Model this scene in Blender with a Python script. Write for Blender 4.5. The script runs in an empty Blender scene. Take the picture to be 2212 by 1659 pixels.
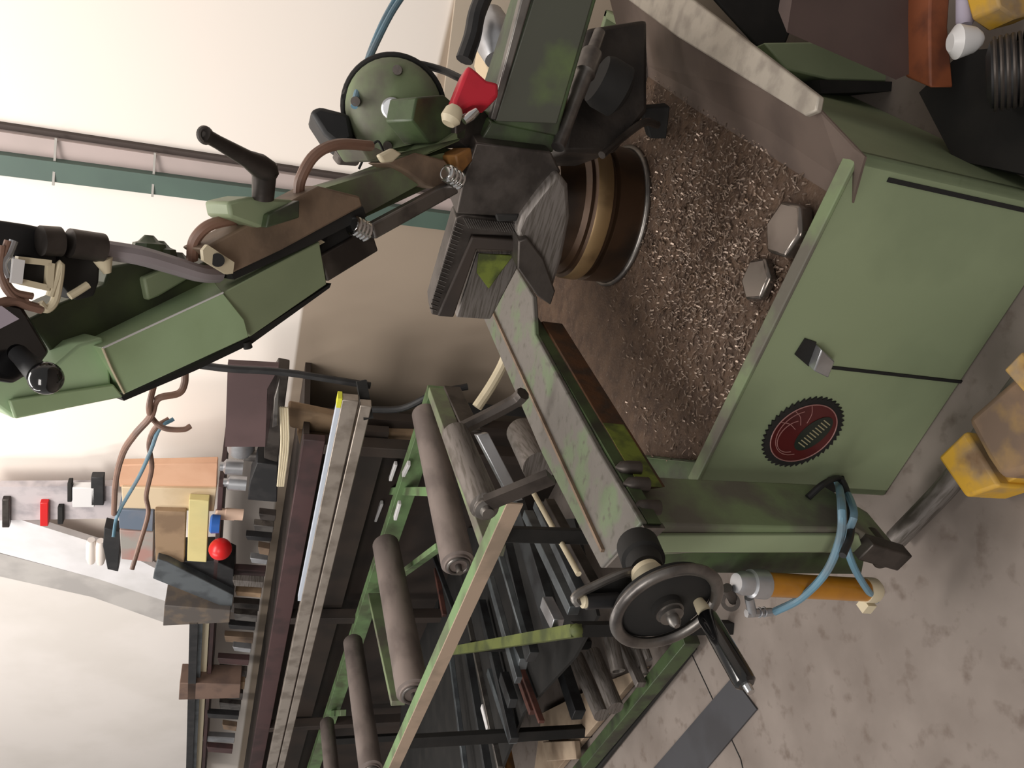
import bpy, bmesh, math, random
from mathutils import Vector, Matrix, noise
random.seed(7)
scn = bpy.context.scene
COL = scn.collection
# ---------------------------------------------------------------- camera
W, H, FPX = 2212.0, 1659.0, 1661.0
CZ = 1.25
U = Vector((-4938, 463, 1661)).normalized()          # world up, in camera axes
Fc = Vector((0, 0, -1))
Yc = (Fc - Fc.dot(U) * U).normalized()
Xc = Yc.cross(U)
R = Matrix((Xc, Yc, U))                               # camera -> world
CAM = Vector((0, 0, CZ))
cd = bpy.data.cameras.new('camera'); cam = bpy.data.objects.new('camera', cd); COL.objects.link(cam)
cam.matrix_world = Matrix.Translation(CAM) @ R.to_4x4()
cd.sensor_fit = 'HORIZONTAL'; cd.sensor_width = 36; cd.lens = 36 * FPX / W
cd.clip_start = 0.02; cd.clip_end = 60
scn.camera = cam
# ---------------------------------------------------------------- light
w = bpy.data.worlds.new('world'); scn.world = w; w.use_nodes = True
w.node_tree.nodes['Background'].inputs[0].default_value = (1.0, .96, .92, 1)
w.node_tree.nodes['Background'].inputs[1].default_value = 0.36
scn.view_settings.view_transform = 'Standard'; scn.view_settings.look = 'None'
scn.view_settings.gamma = 1; scn.view_settings.exposure = 0.0
def area(name, loc, target, sx, sy, power, col=(1, .95, .9)):
    l = bpy.data.lights.new(name, 'AREA'); l.shape = 'RECTANGLE'; l.size = sx; l.size_y = sy
    l.energy = power; l.color = col
    o = bpy.data.objects.new(name, l); COL.objects.link(o); o.location = loc
    d = Vector(target) - Vector(loc)
    o.rotation_euler = d.to_track_quat('-Z', 'Y').to_euler(); return o
area('ceiling_tube_light', (-0.6, 1.6, 3.6), (-.3, 2.9, 1.3), 2.4, .7, 80)
area('front_fill_light', (-1.6, -1.8, 2.7), (0.2, 1.2, .3), 2.2, .9, 62)  # unseen fill lamp set low behind the camera to brighten upright faces
area('ceiling_tube_light_side', (-3.2, 2.2, 3.4), (-2.2, 4, 1.0), .25, 2.4, 60)

# ---------------------------------------------------------------- geometry of the view
def ray(px, py):
    return R @ Vector(((px - W / 2) / FPX, -(py - H / 2) / FPX, -1))
def P(px, py, D):
    d = ray(px, py); return CAM + d * (D / d.y)
def hz(px, py, z):
    d = ray(px, py); return CAM + d * ((z - CZ) / d.z)
def on(pl, px, py, off=0.0):
    p, n = pl; d = ray(px, py)
    p = p + n * off
    return CAM + d * ((p - CAM).dot(n) / d.dot(n))
def pdist(px, py, p):                                  # metres for one pixel at point p
    return abs((R.transposed() @ (p - CAM)).z) / FPX
def plane3(a, b, c):
    n = (b - a).cross(c - a).normalized()
    if n.dot(CAM - a) < 0: n = -n
    return (a, n)
def hdir(deg): a = math.radians(deg); return Vector((-math.sin(a), math.cos(a), 0))   # degrees left of view
def vplane(p, u):
    n = Vector((-u.y, u.x, 0)).normalized()
    if n.dot(CAM - p) < 0: n = -n
    return (p, n)
Z = Vector((0, 0, 1))
UM, VM = hdir(55.4), hdir(-34.6)                       # saw cabinet axes
UW, VW = hdir(46.6), hdir(-43.4)                       # wall / conveyor axes
BD = hdir(-29)                                          # saw bed direction

# ---------------------------------------------------------------- mesh builder
class MB:
    def __init__(s): s.b = bmesh.new()
    def mesh(s, vs, fs):
        v = [s.b.verts.new(x) for x in vs]
        for f in fs:
            try: s.b.faces.new([v[i] for i in f])
            except ValueError: pass
        return s
    def prism(s, pts, vec):
        n = len(pts); vec = Vector(vec)
        return s.mesh([Vector(p) for p in pts] + [Vector(p) + vec for p in pts],
                      [tuple(range(n)), tuple(range(2 * n - 1, n - 1, -1))] +
                      [(i, (i + 1) % n, (i + 1) % n + n, i + n) for i in range(n)])
    def box(s, o, a, b, c):
        o, a, b, c = map(Vector, (o, a, b, c)); return s.prism([o, o + a, o + a + b, o + b], c)
    def beam(s, p, q, w, h, up=Z):
        d = (q - p).normalized(); sd = d.cross(up).normalized(); u2 = sd.cross(d)
        o = p - sd * w / 2 - u2 * h / 2
        return s.box(o, sd * w, u2 * h, q - p)
    def lathe(s, p, q, prof, seg=24, caps=True):        # prof: (t along p->q, radius)
        d = (q - p); ax = d.normalized()
        t = Vector((1, 0, 0)) if abs(ax.x) < .8 else Z
        e1 = ax.cross(t).normalized(); e2 = ax.cross(e1)
        vs = []; fs = []
        for (k, r) in prof:
            for i in range(seg):
                a = 2 * math.pi * i / seg
                vs.append(p + d * k + (e1 * math.cos(a) + e2 * math.sin(a)) * r)
        m = len(prof)
        for j in range(m - 1):
            for i in range(seg):
                fs.append((j * seg + i, j * seg + (i + 1) % seg, (j + 1) * seg + (i + 1) % seg, (j + 1) * seg + i))
        if caps:
            fs.append(tuple(range(seg))); fs.append(tuple((m - 1) * seg + i for i in range(seg - 1, -1, -1)))
        return s.mesh(vs, fs)
    def cyl(s, p, q, r, seg=24, r2=None):
        return s.lathe(p, q, [(0, r), (1, r if r2 is None else r2)], seg)
    def pipe(s, p, q, r, ri, seg=24):
        return s.lathe(p, q, [(0, ri), (0, r), (1, r), (1, ri), (0, ri)], seg, False)
    def tube(s, pts, r, seg=10, sub=6):
        P_ = [Vector(x) for x in pts]; out = []
        Q = [P_[0] * 2 - P_[1]] + P_ + [P_[-1] * 2 - P_[-2]]
        for i in range(1, len(Q) - 2):
            for k in range(sub):
                t = k / sub; a, b_, c, d = Q[i - 1], Q[i], Q[i + 1], Q[i + 2]
                out.append(.5 * ((2 * b_) + (c - a) * t + (2 * a - 5 * b_ + 4 * c - d) * t * t + (3 * b_ - a - 3 * c + d) * t ** 3))
        out.append(P_[-1])
        vs = []; fs = []; e1 = None
        for i, p in enumerate(out):
            d = (out[min(i + 1, len(out) - 1)] - out[max(i - 1, 0)]).normalized()
            if e1 is None: e1 = d.orthogonal().normalized()
            e1 = (e1 - d * e1.dot(d)).normalized(); e2 = d.cross(e1)
            for k in range(seg):
                a = 2 * math.pi * k / seg; vs.append(p + (e1 * math.cos(a) + e2 * math.sin(a)) * r)
        n = len(out)
        for j in range(n - 1):
            for k in range(seg):
                fs.append((j * seg + k, j * seg + (k + 1) % seg, (j + 1) * seg + (k + 1) % seg, (j + 1) * seg + k))
        fs.append(tuple(range(seg))); fs.append(tuple((n - 1) * seg + k for k in range(seg - 1, -1, -1)))
        return s.mesh(vs, fs)
    def torus(s, c, ax, R_, r, seg=48, ms=12, sq=1.0):
        ax = ax.normalized(); e1 = ax.orthogonal().normalized(); e2 = ax.cross(e1); vs = []; fs = []
        for i in range(seg):
            a = 2 * math.pi * i / seg; d = e1 * math.cos(a) + e2 * math.sin(a)
            for j in range(ms):
                b_ = 2 * math.pi * j / ms
                vs.append(c + d * (R_ + r * math.cos(b_)) + ax * r * sq * math.sin(b_))
        for i in range(seg):
            for j in range(ms):
                fs.append((i * ms + j, ((i + 1) % seg) * ms + j, ((i + 1) % seg) * ms + (j + 1) % ms, i * ms + (j + 1) % ms))
        return s.mesh(vs, fs)
    def ball(s, c, r, sx=(1, 1, 1), sub=3):
        g = bmesh.ops.create_icosphere(s.b, subdivisions=sub, radius=1)
        for v in g['verts']: v.co = Vector((v.co.x * r * sx[0], v.co.y * r * sx[1], v.co.z * r * sx[2])) + c
        return s
    def obj(s, name, mat, parent=None, bev=0.0, smooth=True, shift=None, label=None):
        bmesh.ops.recalc_face_normals(s.b, faces=s.b.faces)
        me = bpy.data.meshes.new(name); s.b.to_mesh(me); s.b.free()
        o = bpy.data.objects.new(name, me); COL.objects.link(o); me.materials.append(mat)
        if smooth:
            for p in me.polygons: p.use_smooth = True
            me.set_sharp_from_angle(angle=math.radians(35))
        if bev:
            m = o.modifiers.new('bevel', 'BEVEL'); m.width = bev; m.segments = 2; m.limit_method = 'ANGLE'
            m.angle_limit = math.radians(40)
        if parent is not None:
            base = parent
            off = Vector((0, 0, 0))
            while base is not None: off += base.location; base = base.parent
            me.transform(Matrix.Translation(-off)); o.parent = parent
        if label: o['label'] = label
        return o
def tag(o, label, cat, group=None, kind=None):
    o['label'] = label; o['category'] = cat
    if group: o['group'] = group
    if kind: o['kind'] = kind
    return o
def thing(name, loc, label, cat, group=None):
    o = bpy.data.objects.new(name, None); COL.objects.link(o); o.location = loc; o.empty_display_size = .05
    return tag(o, label, cat, group)
def struct(o): o['kind'] = 'structure'; return o

# ---------------------------------------------------------------- materials
def lin(c):
    return tuple(((x / 255) / 12.92 if x / 255 <= .04045 else ((x / 255 + .055) / 1.055) ** 2.4) for x in c) + (1,)
def mat(name, c1, c2=None, scale=8, rough=.6, metal=0.0, bump=0.0, lo=.45, hi=.62, c3=None, s3=40, coat=0, stretch=None, detail=6):
    m = bpy.data.materials.new(name); m.use_nodes = True; nt = m.node_tree; N = nt.nodes; L = nt.links
    b = N['Principled BSDF']; b.inputs['Roughness'].default_value = rough; b.inputs['Metallic'].default_value = metal
    if coat: b.inputs['Coat Weight'].default_value = coat; b.inputs['Coat Roughness'].default_value = .15
    b.inputs['Base Color'].default_value = lin(c1)
    tc = N.new('ShaderNodeTexCoord'); src = tc.outputs['Object']
    if stretch:
        mp = N.new('ShaderNodeMapping'); L.new(src, mp.inputs[0]); mp.inputs['Scale'].default_value = stretch; src = mp.outputs[0]
    n = N.new('ShaderNodeTexNoise'); n.inputs['Scale'].default_value = scale; n.inputs['Detail'].default_value = detail
    L.new(src, n.inputs['Vector'])
    if c2:
        r = N.new('ShaderNodeValToRGB'); L.new(n.outputs[0], r.inputs[0])
        r.color_ramp.elements[0].position = lo; r.color_ramp.elements[1].position = hi
        r.color_ramp.elements[0].color = lin(c1); r.color_ramp.elements[1].color = lin(c2)
        out = r.outputs[0]
        if c3:
            n3 = N.new('ShaderNodeTexNoise'); n3.inputs['Scale'].default_value = s3; n3.inputs['Detail'].default_value = 4
            L.new(src, n3.inputs['Vector'])
            r3 = N.new('ShaderNodeValToRGB'); L.new(n3.outputs[0], r3.inputs[0])
            r3.color_ramp.elements[0].position = .56; r3.color_ramp.elements[1].position = .72
            mx = N.new('ShaderNodeMix'); mx.data_type = 'RGBA'; L.new(r3.outputs[0], mx.inputs[0])
            L.new(out, mx.inputs[6]); mx.inputs[7].default_value = lin(c3); out = mx.outputs[2]
        L.new(out, b.inputs['Base Color'])
    if bump:
        bn = N.new('ShaderNodeTexNoise'); bn.inputs['Scale'].default_value = scale * 6; L.new(src, bn.inputs['Vector'])
        bp = N.new('ShaderNodeBump'); bp.inputs['Strength'].default_value = bump; bp.inputs['Distance'].default_value = .004
        L.new(bn.outputs[0], bp.inputs['Height']); L.new(bp.outputs[0], b.inputs['Normal'])
    return m
G_CAB = mat('green_paint_cabinet', (138, 150, 118), (126, 138, 108), 3, .5, bump=.05)
G_LT = mat('green_paint_guard', (164, 188, 148), (150, 172, 132), 5, .42, bump=.03)
G_GR = mat('green_paint_grimy', (116, 130, 96), (100, 96, 86), 9, .6, bump=.15, lo=.42, hi=.6)
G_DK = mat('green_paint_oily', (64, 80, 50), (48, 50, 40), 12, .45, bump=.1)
G_BED = mat('worn_green_bed', (100, 96, 91), (94, 108, 82), 11, .45, bump=.12, lo=.5, hi=.6, c3=(76, 74, 66), s3=50)
G_CONV = mat('green_paint_conveyor', (110, 138, 94), (92, 104, 76), 10, .5)
YG = mat('yellow_green_scuffed', (110, 122, 44), (66, 74, 30), 25, .6)
STEEL = mat('steel_grey', (128, 124, 120), (96, 92, 90), 18, .38, .85, bump=.06)
STEELD = mat('steel_dark', (84, 78, 74), (60, 55, 52), 14, .45, .7, bump=.1)
STEELM = mat('machined_steel', (120, 114, 110), (92, 86, 80), 10, .5, .5, stretch=(2, 2, 30))
CHROME = mat('chrome', (215, 215, 215), None, 5, .12, 1.0)
ALU = mat('aluminium', (190, 192, 196), (165, 165, 168), 12, .35, .8)
ALUR = mat('aluminium_profile', (170, 160, 150), (140, 130, 120), 12, .4, .6)
RUST = mat('rusty_steel', (92, 60, 36), (60, 46, 36), 20, .6, .3, bump=.2)
BRONZE = mat('oily_turntable', (68, 50, 36), (42, 35, 30), 6, .32, .5, bump=.05)
BRASSB = mat('worn_band', (148, 122, 86), (112, 90, 62), 9, .4, .4)
TRAY = mat('chip_covered_tray', (92, 72, 57), (66, 50, 40), 30, .7, .2, bump=.6, lo=.35, hi=.7, c3=(104, 88, 76), s3=120)
SHEET = mat('brown_sheet', (112, 98, 90), (92, 80, 74), 5, .5, .3)
STRIPM = mat('bright_lip', (176, 168, 156), (150, 142, 132), 20, .45, .3, bump=.1)
BLACK = mat('black_rubber', (26, 26, 28), (38, 37, 38), 20, .55)
BLACKG = mat('black_gloss_plastic', (14, 14, 15), None, 5, .08, 0, coat=.6)
BLACKM = mat('black_matt', (20, 19, 18), (30, 28, 26), 10, .8)
MAROON = mat('maroon_frame', (74, 52, 52), (60, 44, 44), 8, .6)
PLUM = mat('plum_board', (88, 68, 68), (78, 60, 60), 4, .6)
BROWND = mat('dark_brown_panel', (52, 42, 36), (40, 33, 29), 5, .7)
RED = mat('red_plastic', (190, 34, 52), (160, 26, 44), 10, .4)
REDB = mat('red_gloss', (206, 28, 30), None, 5, .35)
BLUE = mat('blue_cap', (40, 92, 170), None, 5, .4)
ORANGE = mat('orange_carton', (210, 166, 136), (200, 154, 124), 5, .7)
TAN = mat('tan_carton', (206, 186, 156), (190, 168, 136), 6, .8)
BRNB = mat('brown_carton', (146, 122, 96), (122, 100, 78), 10, .8)
YEL = mat('pale_yellow_binder', (214, 200, 140), (200, 188, 132), 4, .7)
AMBER = mat('amber_cylinder', (176, 118, 24), (156, 102, 26), 12, .35, 0, coat=.3)
HOSE = mat('blue_hose', (98, 136, 156), (104, 124, 136), 14, .4)
HOSEB = mat('brown_cable', (132, 100, 84), (110, 84, 72), 14, .5)
HOSEG = mat('grey_conduit', (150, 142, 146), None, 6, .5)
CREAM = mat('cream_plastic', (206, 194, 166), None, 6, .5)
WHITE = mat('white_plastic', (222, 220, 220), None, 6, .4)
WOODW = mat('worn_brown_casting', (128, 108, 90), (104, 88, 74), 14, .6, .2, bump=.15)
YPAINT = mat('yellow_paint_worn', (206, 160, 50), (150, 128, 100), 9, .55, bump=.15, lo=.42, hi=.56, c3=(120, 92, 66), s3=16)
BRNBOX = mat('brown_worn_box', (134, 108, 84), (104, 86, 72), 7, .7, bump=.1, c3=(150, 120, 70), s3=12)
EMRED = mat('emblem_red', (80, 26, 26), (66, 22, 22), 10, .3)
EMLINE = mat('emblem_line', (150, 108, 104), None, 10, .4)
EMDK = mat('emblem_dark', (34, 40, 34), None, 10, .35)
EMTXT = mat('emblem_text', (150, 142, 112), None, 10, .4)
CHIP = mat('metal_swarf', (146, 130, 118), (96, 78, 64), 60, .42, .7)
CONC = mat('concrete', (134, 124, 117), (114, 104, 97), 5, .8, bump=.15, lo=.35, hi=.7, c3=(104, 92, 84), s3=22)
BEIGE = mat('dusty_beige_board', (176, 156, 134), (150, 130, 110), 9, .8, bump=.1)
GREYP = mat('grey_strip', (62, 62, 66), (54, 53, 56), 6, .6)
PANELW = mat('off_white_panel', (232, 226, 221), (224, 218, 212), 2, .6)
PANELG = mat('grey_edging', (190, 186, 182), (172, 168, 165), 6, .5)

# wall: off-white above, darker beige below (tone line at two heights along the wall)
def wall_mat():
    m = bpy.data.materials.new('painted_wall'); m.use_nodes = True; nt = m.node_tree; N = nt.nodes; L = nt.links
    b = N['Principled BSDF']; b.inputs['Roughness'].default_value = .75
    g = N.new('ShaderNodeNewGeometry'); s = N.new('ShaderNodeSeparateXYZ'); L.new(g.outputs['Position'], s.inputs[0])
    r = N.new('ShaderNodeMapRange'); r.inputs['From Min'].default_value = TONE_Z - .006; r.inputs['From Max'].default_value = TONE_Z + .006
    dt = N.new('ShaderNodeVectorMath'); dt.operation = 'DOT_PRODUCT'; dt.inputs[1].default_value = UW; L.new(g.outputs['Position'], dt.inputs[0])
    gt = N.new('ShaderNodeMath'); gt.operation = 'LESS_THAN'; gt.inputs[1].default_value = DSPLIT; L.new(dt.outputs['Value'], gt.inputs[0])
    ml = N.new('ShaderNodeMath'); ml.operation = 'MULTIPLY_ADD'; ml.inputs[1].default_value = TONE_Z - TONE_Z2; L.new(gt.outputs[0], ml.inputs[0]); L.new(s.outputs['Z'], ml.inputs[2])
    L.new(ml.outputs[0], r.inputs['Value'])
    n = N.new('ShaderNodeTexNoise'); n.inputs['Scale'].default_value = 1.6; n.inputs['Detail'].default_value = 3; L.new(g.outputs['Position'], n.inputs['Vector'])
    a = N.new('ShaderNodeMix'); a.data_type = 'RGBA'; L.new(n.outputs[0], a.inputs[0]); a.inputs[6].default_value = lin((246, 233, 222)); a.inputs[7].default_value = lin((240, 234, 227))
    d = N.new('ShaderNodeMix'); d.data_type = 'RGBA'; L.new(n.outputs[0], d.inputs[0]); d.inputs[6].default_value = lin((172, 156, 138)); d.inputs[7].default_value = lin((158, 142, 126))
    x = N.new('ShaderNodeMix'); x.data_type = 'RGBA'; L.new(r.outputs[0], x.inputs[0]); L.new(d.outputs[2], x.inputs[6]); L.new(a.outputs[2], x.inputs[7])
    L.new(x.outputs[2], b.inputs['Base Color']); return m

# ================================================================ SETTING
WP = P(640, 780, 3.0)                       # a point on the wall
WPL = vplane(WP, UW); WN = WPL[1]           # wall plane, WN towards the room
TONE_Z = on(WPL, 655, 650).z
TONE_Z2 = on(WPL, 965, 60).z; DSPLIT = on(WPL, 500, 410).dot(UW)
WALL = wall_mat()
wb = Vector((WP.x, WP.y, 0))
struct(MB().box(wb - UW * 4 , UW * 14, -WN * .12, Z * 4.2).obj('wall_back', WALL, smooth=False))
# floor
struct(MB().box((-9, -3, -.1), (16, 0, 0), (0, 14, 0), (0, 0, .1)).obj('floor', CONC, smooth=False))
c1 = MB()
for a, b_ in (((1488, 1400), (1600, 1640)), ((1600, 1640), (1625, 1750))):
    c1.beam(hz(*a, .0008), hz(*b_, .0008), .003, .0016)
tag(c1.obj('floor_joint', BLACKM, smooth=False), 'thin dark joint line running across the concrete beside the black flat strip', 'floor joint', kind='structure')

# vertical trunking on the wall: pinkish band + green band
def wall_strip(name, xs, y0a, y1a, y0b, y1b, depth, m, kind='structure'):
    f0 = lambda x: y0a + (y0b - y0a) * (x + 40) / 1020
    f1 = lambda x: y1a + (y1b - y1a) * (x + 40) / 1020
    p = [on(WPL, -420, f0(-420), depth), on(WPL, -420, f1(-420), depth), on(WPL, 1250, f1(1250), depth), on(WPL, 1250, f0(1250), depth)]
    o = MB().prism(p, -WN * depth).obj(name, m, smooth=False); o['kind'] = kind; return o
PINK = mat('pinkish_grey_paint', (184, 168, 164), (174, 160, 156), 3, .6)
GREENS = mat('dark_green_paint', (84, 104, 94), (78, 96, 88), 3, .5)
DARKS = mat('trunking_shadow', (70, 60, 56), None, 3, .8)  # dark tone paints the shadow line beside the trunking
wall_strip('trim_1', 0, 262, 281, 415, 432, .015, DARKS)
wall_strip('trim_2', 0, 279, 330, 430, 466, .03, PINK)
wall_strip('trim_3', 0, 329, 374, 464, 500, .05, GREENS)
jt = MB()
for x, ya, yb in ((121, 298, 400), (335, 330, 425)):
    jt.beam(on(WPL, x, ya, .034), on(WPL, x - 6, yb, .054), .006, .004, WN)
o = jt.obj('trim_4', mat('trunking_joint', (170, 166, 160), None)); o['kind'] = 'structure'
# grey column strip upper right
p = [on(WPL, 985, -30), on(WPL, 1140, -30), on(WPL, 1120, 320), on(WPL, 945, 300)]
o = MB().prism(p, WN * .02).obj('trim_5', mat('beige_column', (190, 176, 158), (180, 166, 148), 3, .7), smooth=False); o['kind'] = 'structure'

# ================================================================ BAND SAW
A = P(1500, 1050, 1.255); TZ = A.z
B = hz(1856, 330, TZ)
UM = (A - B); UM.z = 0; L_AB = UM.length; UM.normalize(); VM = Vector((UM.y, -UM.x, 0))
if VM.y < 0: VM = -VM
DEP = 1.18
base = Vector(((A.x + B.x) / 2, (A.y + B.y) / 2, 0)) + VM * .3
SAW = thing('metal_saw', base, 'large green metal-cutting saw with raised arm, chip-filled tray and round red emblem on its cabinet', 'machine')
a0, b0 = Vector((A.x, A.y, .0)), Vector((B.x, B.y, .0))
FP = vplane(A, UM); FN = FP[1]
T = .02
cab = MB()
cab.box(a0, b0 - a0, VM * T, Z * (TZ))                           # front wall
cab.box(b0 - VM * 0 , UM * T, VM * DEP, Z * TZ)                  # right wall
cab.box(a0, -UM * T, VM * DEP, Z * (TZ - .05))                            # left wall
cab.box(a0 + VM * DEP, b0 - a0, -VM * T, Z * TZ)                 # back wall
cabinet = cab.obj('cabinet', G_CAB, SAW, bev=.004)
lip = MB(); lw = .028
lip.box(a0 + Z * (TZ - .004) - VM * .004, b0 - a0, VM * lw, Z * .008)
lip.obj('rim', G_GR, cabinet, bev=.002)
zt = TZ - .033
tq = [a0 + VM * T + UM * .0, b0 + VM * T + UM * T, b0 + VM * (DEP - T) + UM * T, a0 + VM * (DEP - T) + UM * .26, a0 + VM * .30 + UM * .26]
tq = [Vector((q.x, q.y, zt)) for q in tq]
MB().prism(tq, Z * -.012).obj('chip_tray', TRAY, SAW)
# door panel with visible seams
pf = [on(FP, *q, .0) for q in ((1775, 800), (2150, 838), (2330, 480), (1925, 398))]
# seams as shallow dark grooves strips
MB().beam(on(FP, 1765, 790, .001), on(FP, 2140, 832, .001), .006, .003, FN).obj('door_seam', BLACKM, cabinet, label='thin dark vertical gap left of the door')
MB().beam(on(FP, 1918, 388, .001), on(FP, 2230, 458, .001), .007, .003, FN).obj('door_seam', BLACKM, cabinet, label='thin dark vertical gap near the cabinet corner')
# latch
lt0 = on(FP, 1737, 748)
MB().prism([on(FP, *q, .001) for q in ((1716, 765), (1738, 730), (1762, 738), (1745, 790))], FN * .003).obj('latch_recess', BLACKM, cabinet)
MB().prism([on(FP, *q, .003) for q in ((1745, 788), (1762, 742), (1790, 768), (1776, 803))], FN * .02).obj('latch', ALU, cabinet, bev=.002, label='bright metal latch block')
# emblem: toothed disc
ec = on(FP, 1733, 933); er = .082
e1, e2 = UM, Z
def emb(r, off, th, n=64, teeth=0, cen=ec):
    pts = []
    N_ = teeth * 2 if teeth else n
    for i in range(N_):
        a = 2 * math.pi * i / N_
        rr = r if not teeth else (r if i % 2 else r * .92)
        aa = a + (.05 if teeth and i % 2 else 0)
        pts.append(cen + (e1 * math.cos(aa) + e2 * math.sin(aa)) * rr + FN * off)
    return MB().prism(pts, FN * th)
em = emb(er, .001, .003, teeth=44).obj('emblem', BLACKM, cabinet, smooth=False, label='round dark red emblem with toothed edge')
EM2 = emb(er * .80, .004, .001).obj('emblem_face', EMRED, em, smooth=False) if False else None
emb(er * .80, .0042, .001).obj('emblem_face', EMRED, cabinet, smooth=False)
ln = MB(); ln.torus(ec + FN * .0055, FN, er * .80, .0012, 64, 6)
for k, (rr, ox, oz) in enumerate(((.62, .0, .12), (.45, .1, .2))):
    cc = ec + FN * .0055 + e1 * er * ox + e2 * er * oz
    pts = [cc + (e1 * math.cos(t) * rr * er + e2 * math.sin(t) * rr * er * .9) for t in [math.pi * (-.1 + 1.0 * i / 10) for i in range(11)]]
    ln.tube(pts, .0008, 5, 2)
for ang in (2.4, 2.9, 1.9):
    ln.tube([ec + FN * .0055 + (e1 * math.cos(ang) + e2 * math.sin(ang)) * er * .3, ec + FN * .0055 + (e1 * math.cos(ang + .1) + e2 * math.sin(ang + .1)) * er * .55,
             ec + FN * .0055 + (e1 * math.cos(ang) + e2 * math.sin(ang)) * er * .78], .0008, 5, 3)
ln.obj('emblem_lines', EMLINE, cabinet)
# dark oval plate and its tall narrow (illegible) lettering strokes
oc = on(FP, 1757, 937, .0055)
t1 = (on(FP, 1790, 905) - on(FP, 1727, 960)).normalized(); t2 = FN.cross(t1).normalized()
pts = [oc + t1 * math.cos(a) * er * .52 + t2 * math.sin(a) * er * .33 for a in [2 * math.pi * i / 40 for i in range(40)]]
MB().prism(pts, FN * .001).obj('emblem_oval', EMDK, cabinet, smooth=False)
tx = MB()
for i in range(10):
    x = (i - 4.5) * er * .082; h = er * .13
    tx.box(oc + FN * .0012 + t1 * x - t2 * h, t1 * er * .026, t2 * 2 * h, FN * .0006)
tx.obj('emblem_lettering', EMTXT, cabinet, smooth=False)
# hole for hoses
MB().prism([on(FP, *q, .001) for q in ((1755, 1060), (1790, 1030), (1822, 1028), (1828, 1050), (1800, 1062))], FN * .003).obj('hose_port', BLACKM, cabinet)

# left inner wall of tray, seen green
MB().prism([hz(1372, 985, TZ), hz(1512, 1000, TZ), hz(1512, 1000, TZ) - Z * .1, hz(1372, 985, TZ) - Z * .1], VM * .01 + UM * .01).obj('tray_end_wall', G_DK, SAW)

MB().prism([hz(*q, TZ - .03) for q in ((1366, 980), (1515, 996), (1480, 1066), (1380, 1066))], Z * -.3).obj('cabinet_end', G_DK, cabinet, bev=.003)
# right rear tray side: brown sheet and bright lip
lo = [hz(1838, 446, zt), hz(1500, 235, zt), hz(1350, 130, zt)]
hi_ = [hz(1300, -70, TZ + .05), hz(1762, 226, TZ + .05), hz(1868, 338, TZ + .012)]
MB().prism(lo + hi_, Z * -.004).obj('splash_sheet', SHEET, SAW, smooth=False, label='sloping brown sheet at the rear of the chip tray')
st = [hz(*q, TZ + .055) for q in ((1340, -60), (1420, -60), (1768, 208), (1762, 240), (1738, 250), (1460, 78), (1330, -20))]
MB().prism(st, Z * -.012).obj('splash_lip', STRIPM, SAW, bev=.003, label='bright worn metal lip')

# turntable
tc = hz(1398, 480, TZ - .033); tb = Vector((tc.x, tc.y, TZ - .033))
rdir = (Vector((tc.x, tc.y, 0)) - Vector((0, 0, 0))).normalized()
pxm = pdist(0, 0, tc); TR = 150 * pxm * 1.05
tb = tb + rdir * TR
d_ = ray(1215, 470); tt = Vector((tb.x, tb.y, CZ + d_.z * (((tb - rdir * TR).y) / d_.y)))
TH = tt.z - tb.z
turn = MB().lathe(tb, tt, [(0, TR * .9), (.05, TR * .98), (.36, TR), (.38, TR * .93), (.42, TR * .93), (.44, TR), (.62, TR), (.64, TR * .95), (.68, TR * .95), (.72, TR * .86), (1, TR * .8)], 64).obj('turntable', BRONZE, SAW)
MB().lathe(tb + (tt - tb) * .44, tb + (tt - tb) * .62, [(0, TR * 1.0), (.1, TR * 1.012), (.9, TR * 1.012), (1, TR)], 64, False).obj('turntable_band', BRASSB, turn, label='lighter worn band')
MB().torus(tb + Z * .006, Z, TR * 1.0, .007).obj('turntable_foot_ring', STEEL, turn)

# bed (box beam) with worn top
BZ = .70
top = [hz(*q, BZ) for q in ((1045, 690), (1030, 560), (1100, 556), (1150, 640), (1155, 722), (1295, 980), (1385, 1130), (1297, 1228), (1170, 980))]
bed = MB().prism(top, Z * -.012).obj('bed', G_BED, SAW, bev=.003, label='worn grey green saw bed')
MB().beam(hz(1054, 650, BZ + .003), hz(1302, 1190, BZ + .003), .006, .006).obj('bed_ridge', WOODW, bed)
rd = (hz(1385, 1130, BZ) - hz(1143, 703, BZ)).normalized(); rn = Vector((-rd.y, rd.x, 0));
if rn.x > 0: rn = -rn
w0 = [hz(1082, 590, BZ), hz(1143, 703, BZ), hz(1385, 1130, BZ), hz(1330, 1180, BZ), hz(1085, 720, BZ)]
MB().prism([q - Z * .012 for q in w0], Z * -.022).obj('bed_web', G_DK, SAW, label='oily dark green edge of the bed')
w1 = [hz(1140, 690, BZ), hz(1338, 1047, BZ), hz(1308, 1052, BZ), hz(1110, 700, BZ)]
rs = MB().prism([q - Z * .034 for q in w1], Z * -.048).obj('rusty_ledge', RUST, SAW, bev=.002)
w2 = [hz(1262, 910, BZ), hz(1338, 1047, BZ), hz(1336, 1048, BZ), hz(1260, 911, BZ)]
MB().prism([q - Z * .036 + (q - CAM).normalized() * -.002 for q in w2], Z * -.04).obj('scuffed_patch', YG, rs, label='scuffed yellow green paint')
# bed end fitting
MB().prism([hz(*q, BZ - .004) for q in ((1385, 1128), (1392, 1140), (1310, 1226), (1298, 1226))], Z * -.035).obj('bed_end_plate', STEEL, bed)
for x, y in ((1345, 1010), (1362, 1045), (1385, 1095)):
    c = hz(x, y, BZ - .02); bp = MB(); bp.lathe(c - Z * .03, c + Z * .012, [(0, .012), (.5, .012), (.8, .010), (1, .002)], 16); bp.obj('bed_bolt', STEELD, SAW)

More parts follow.
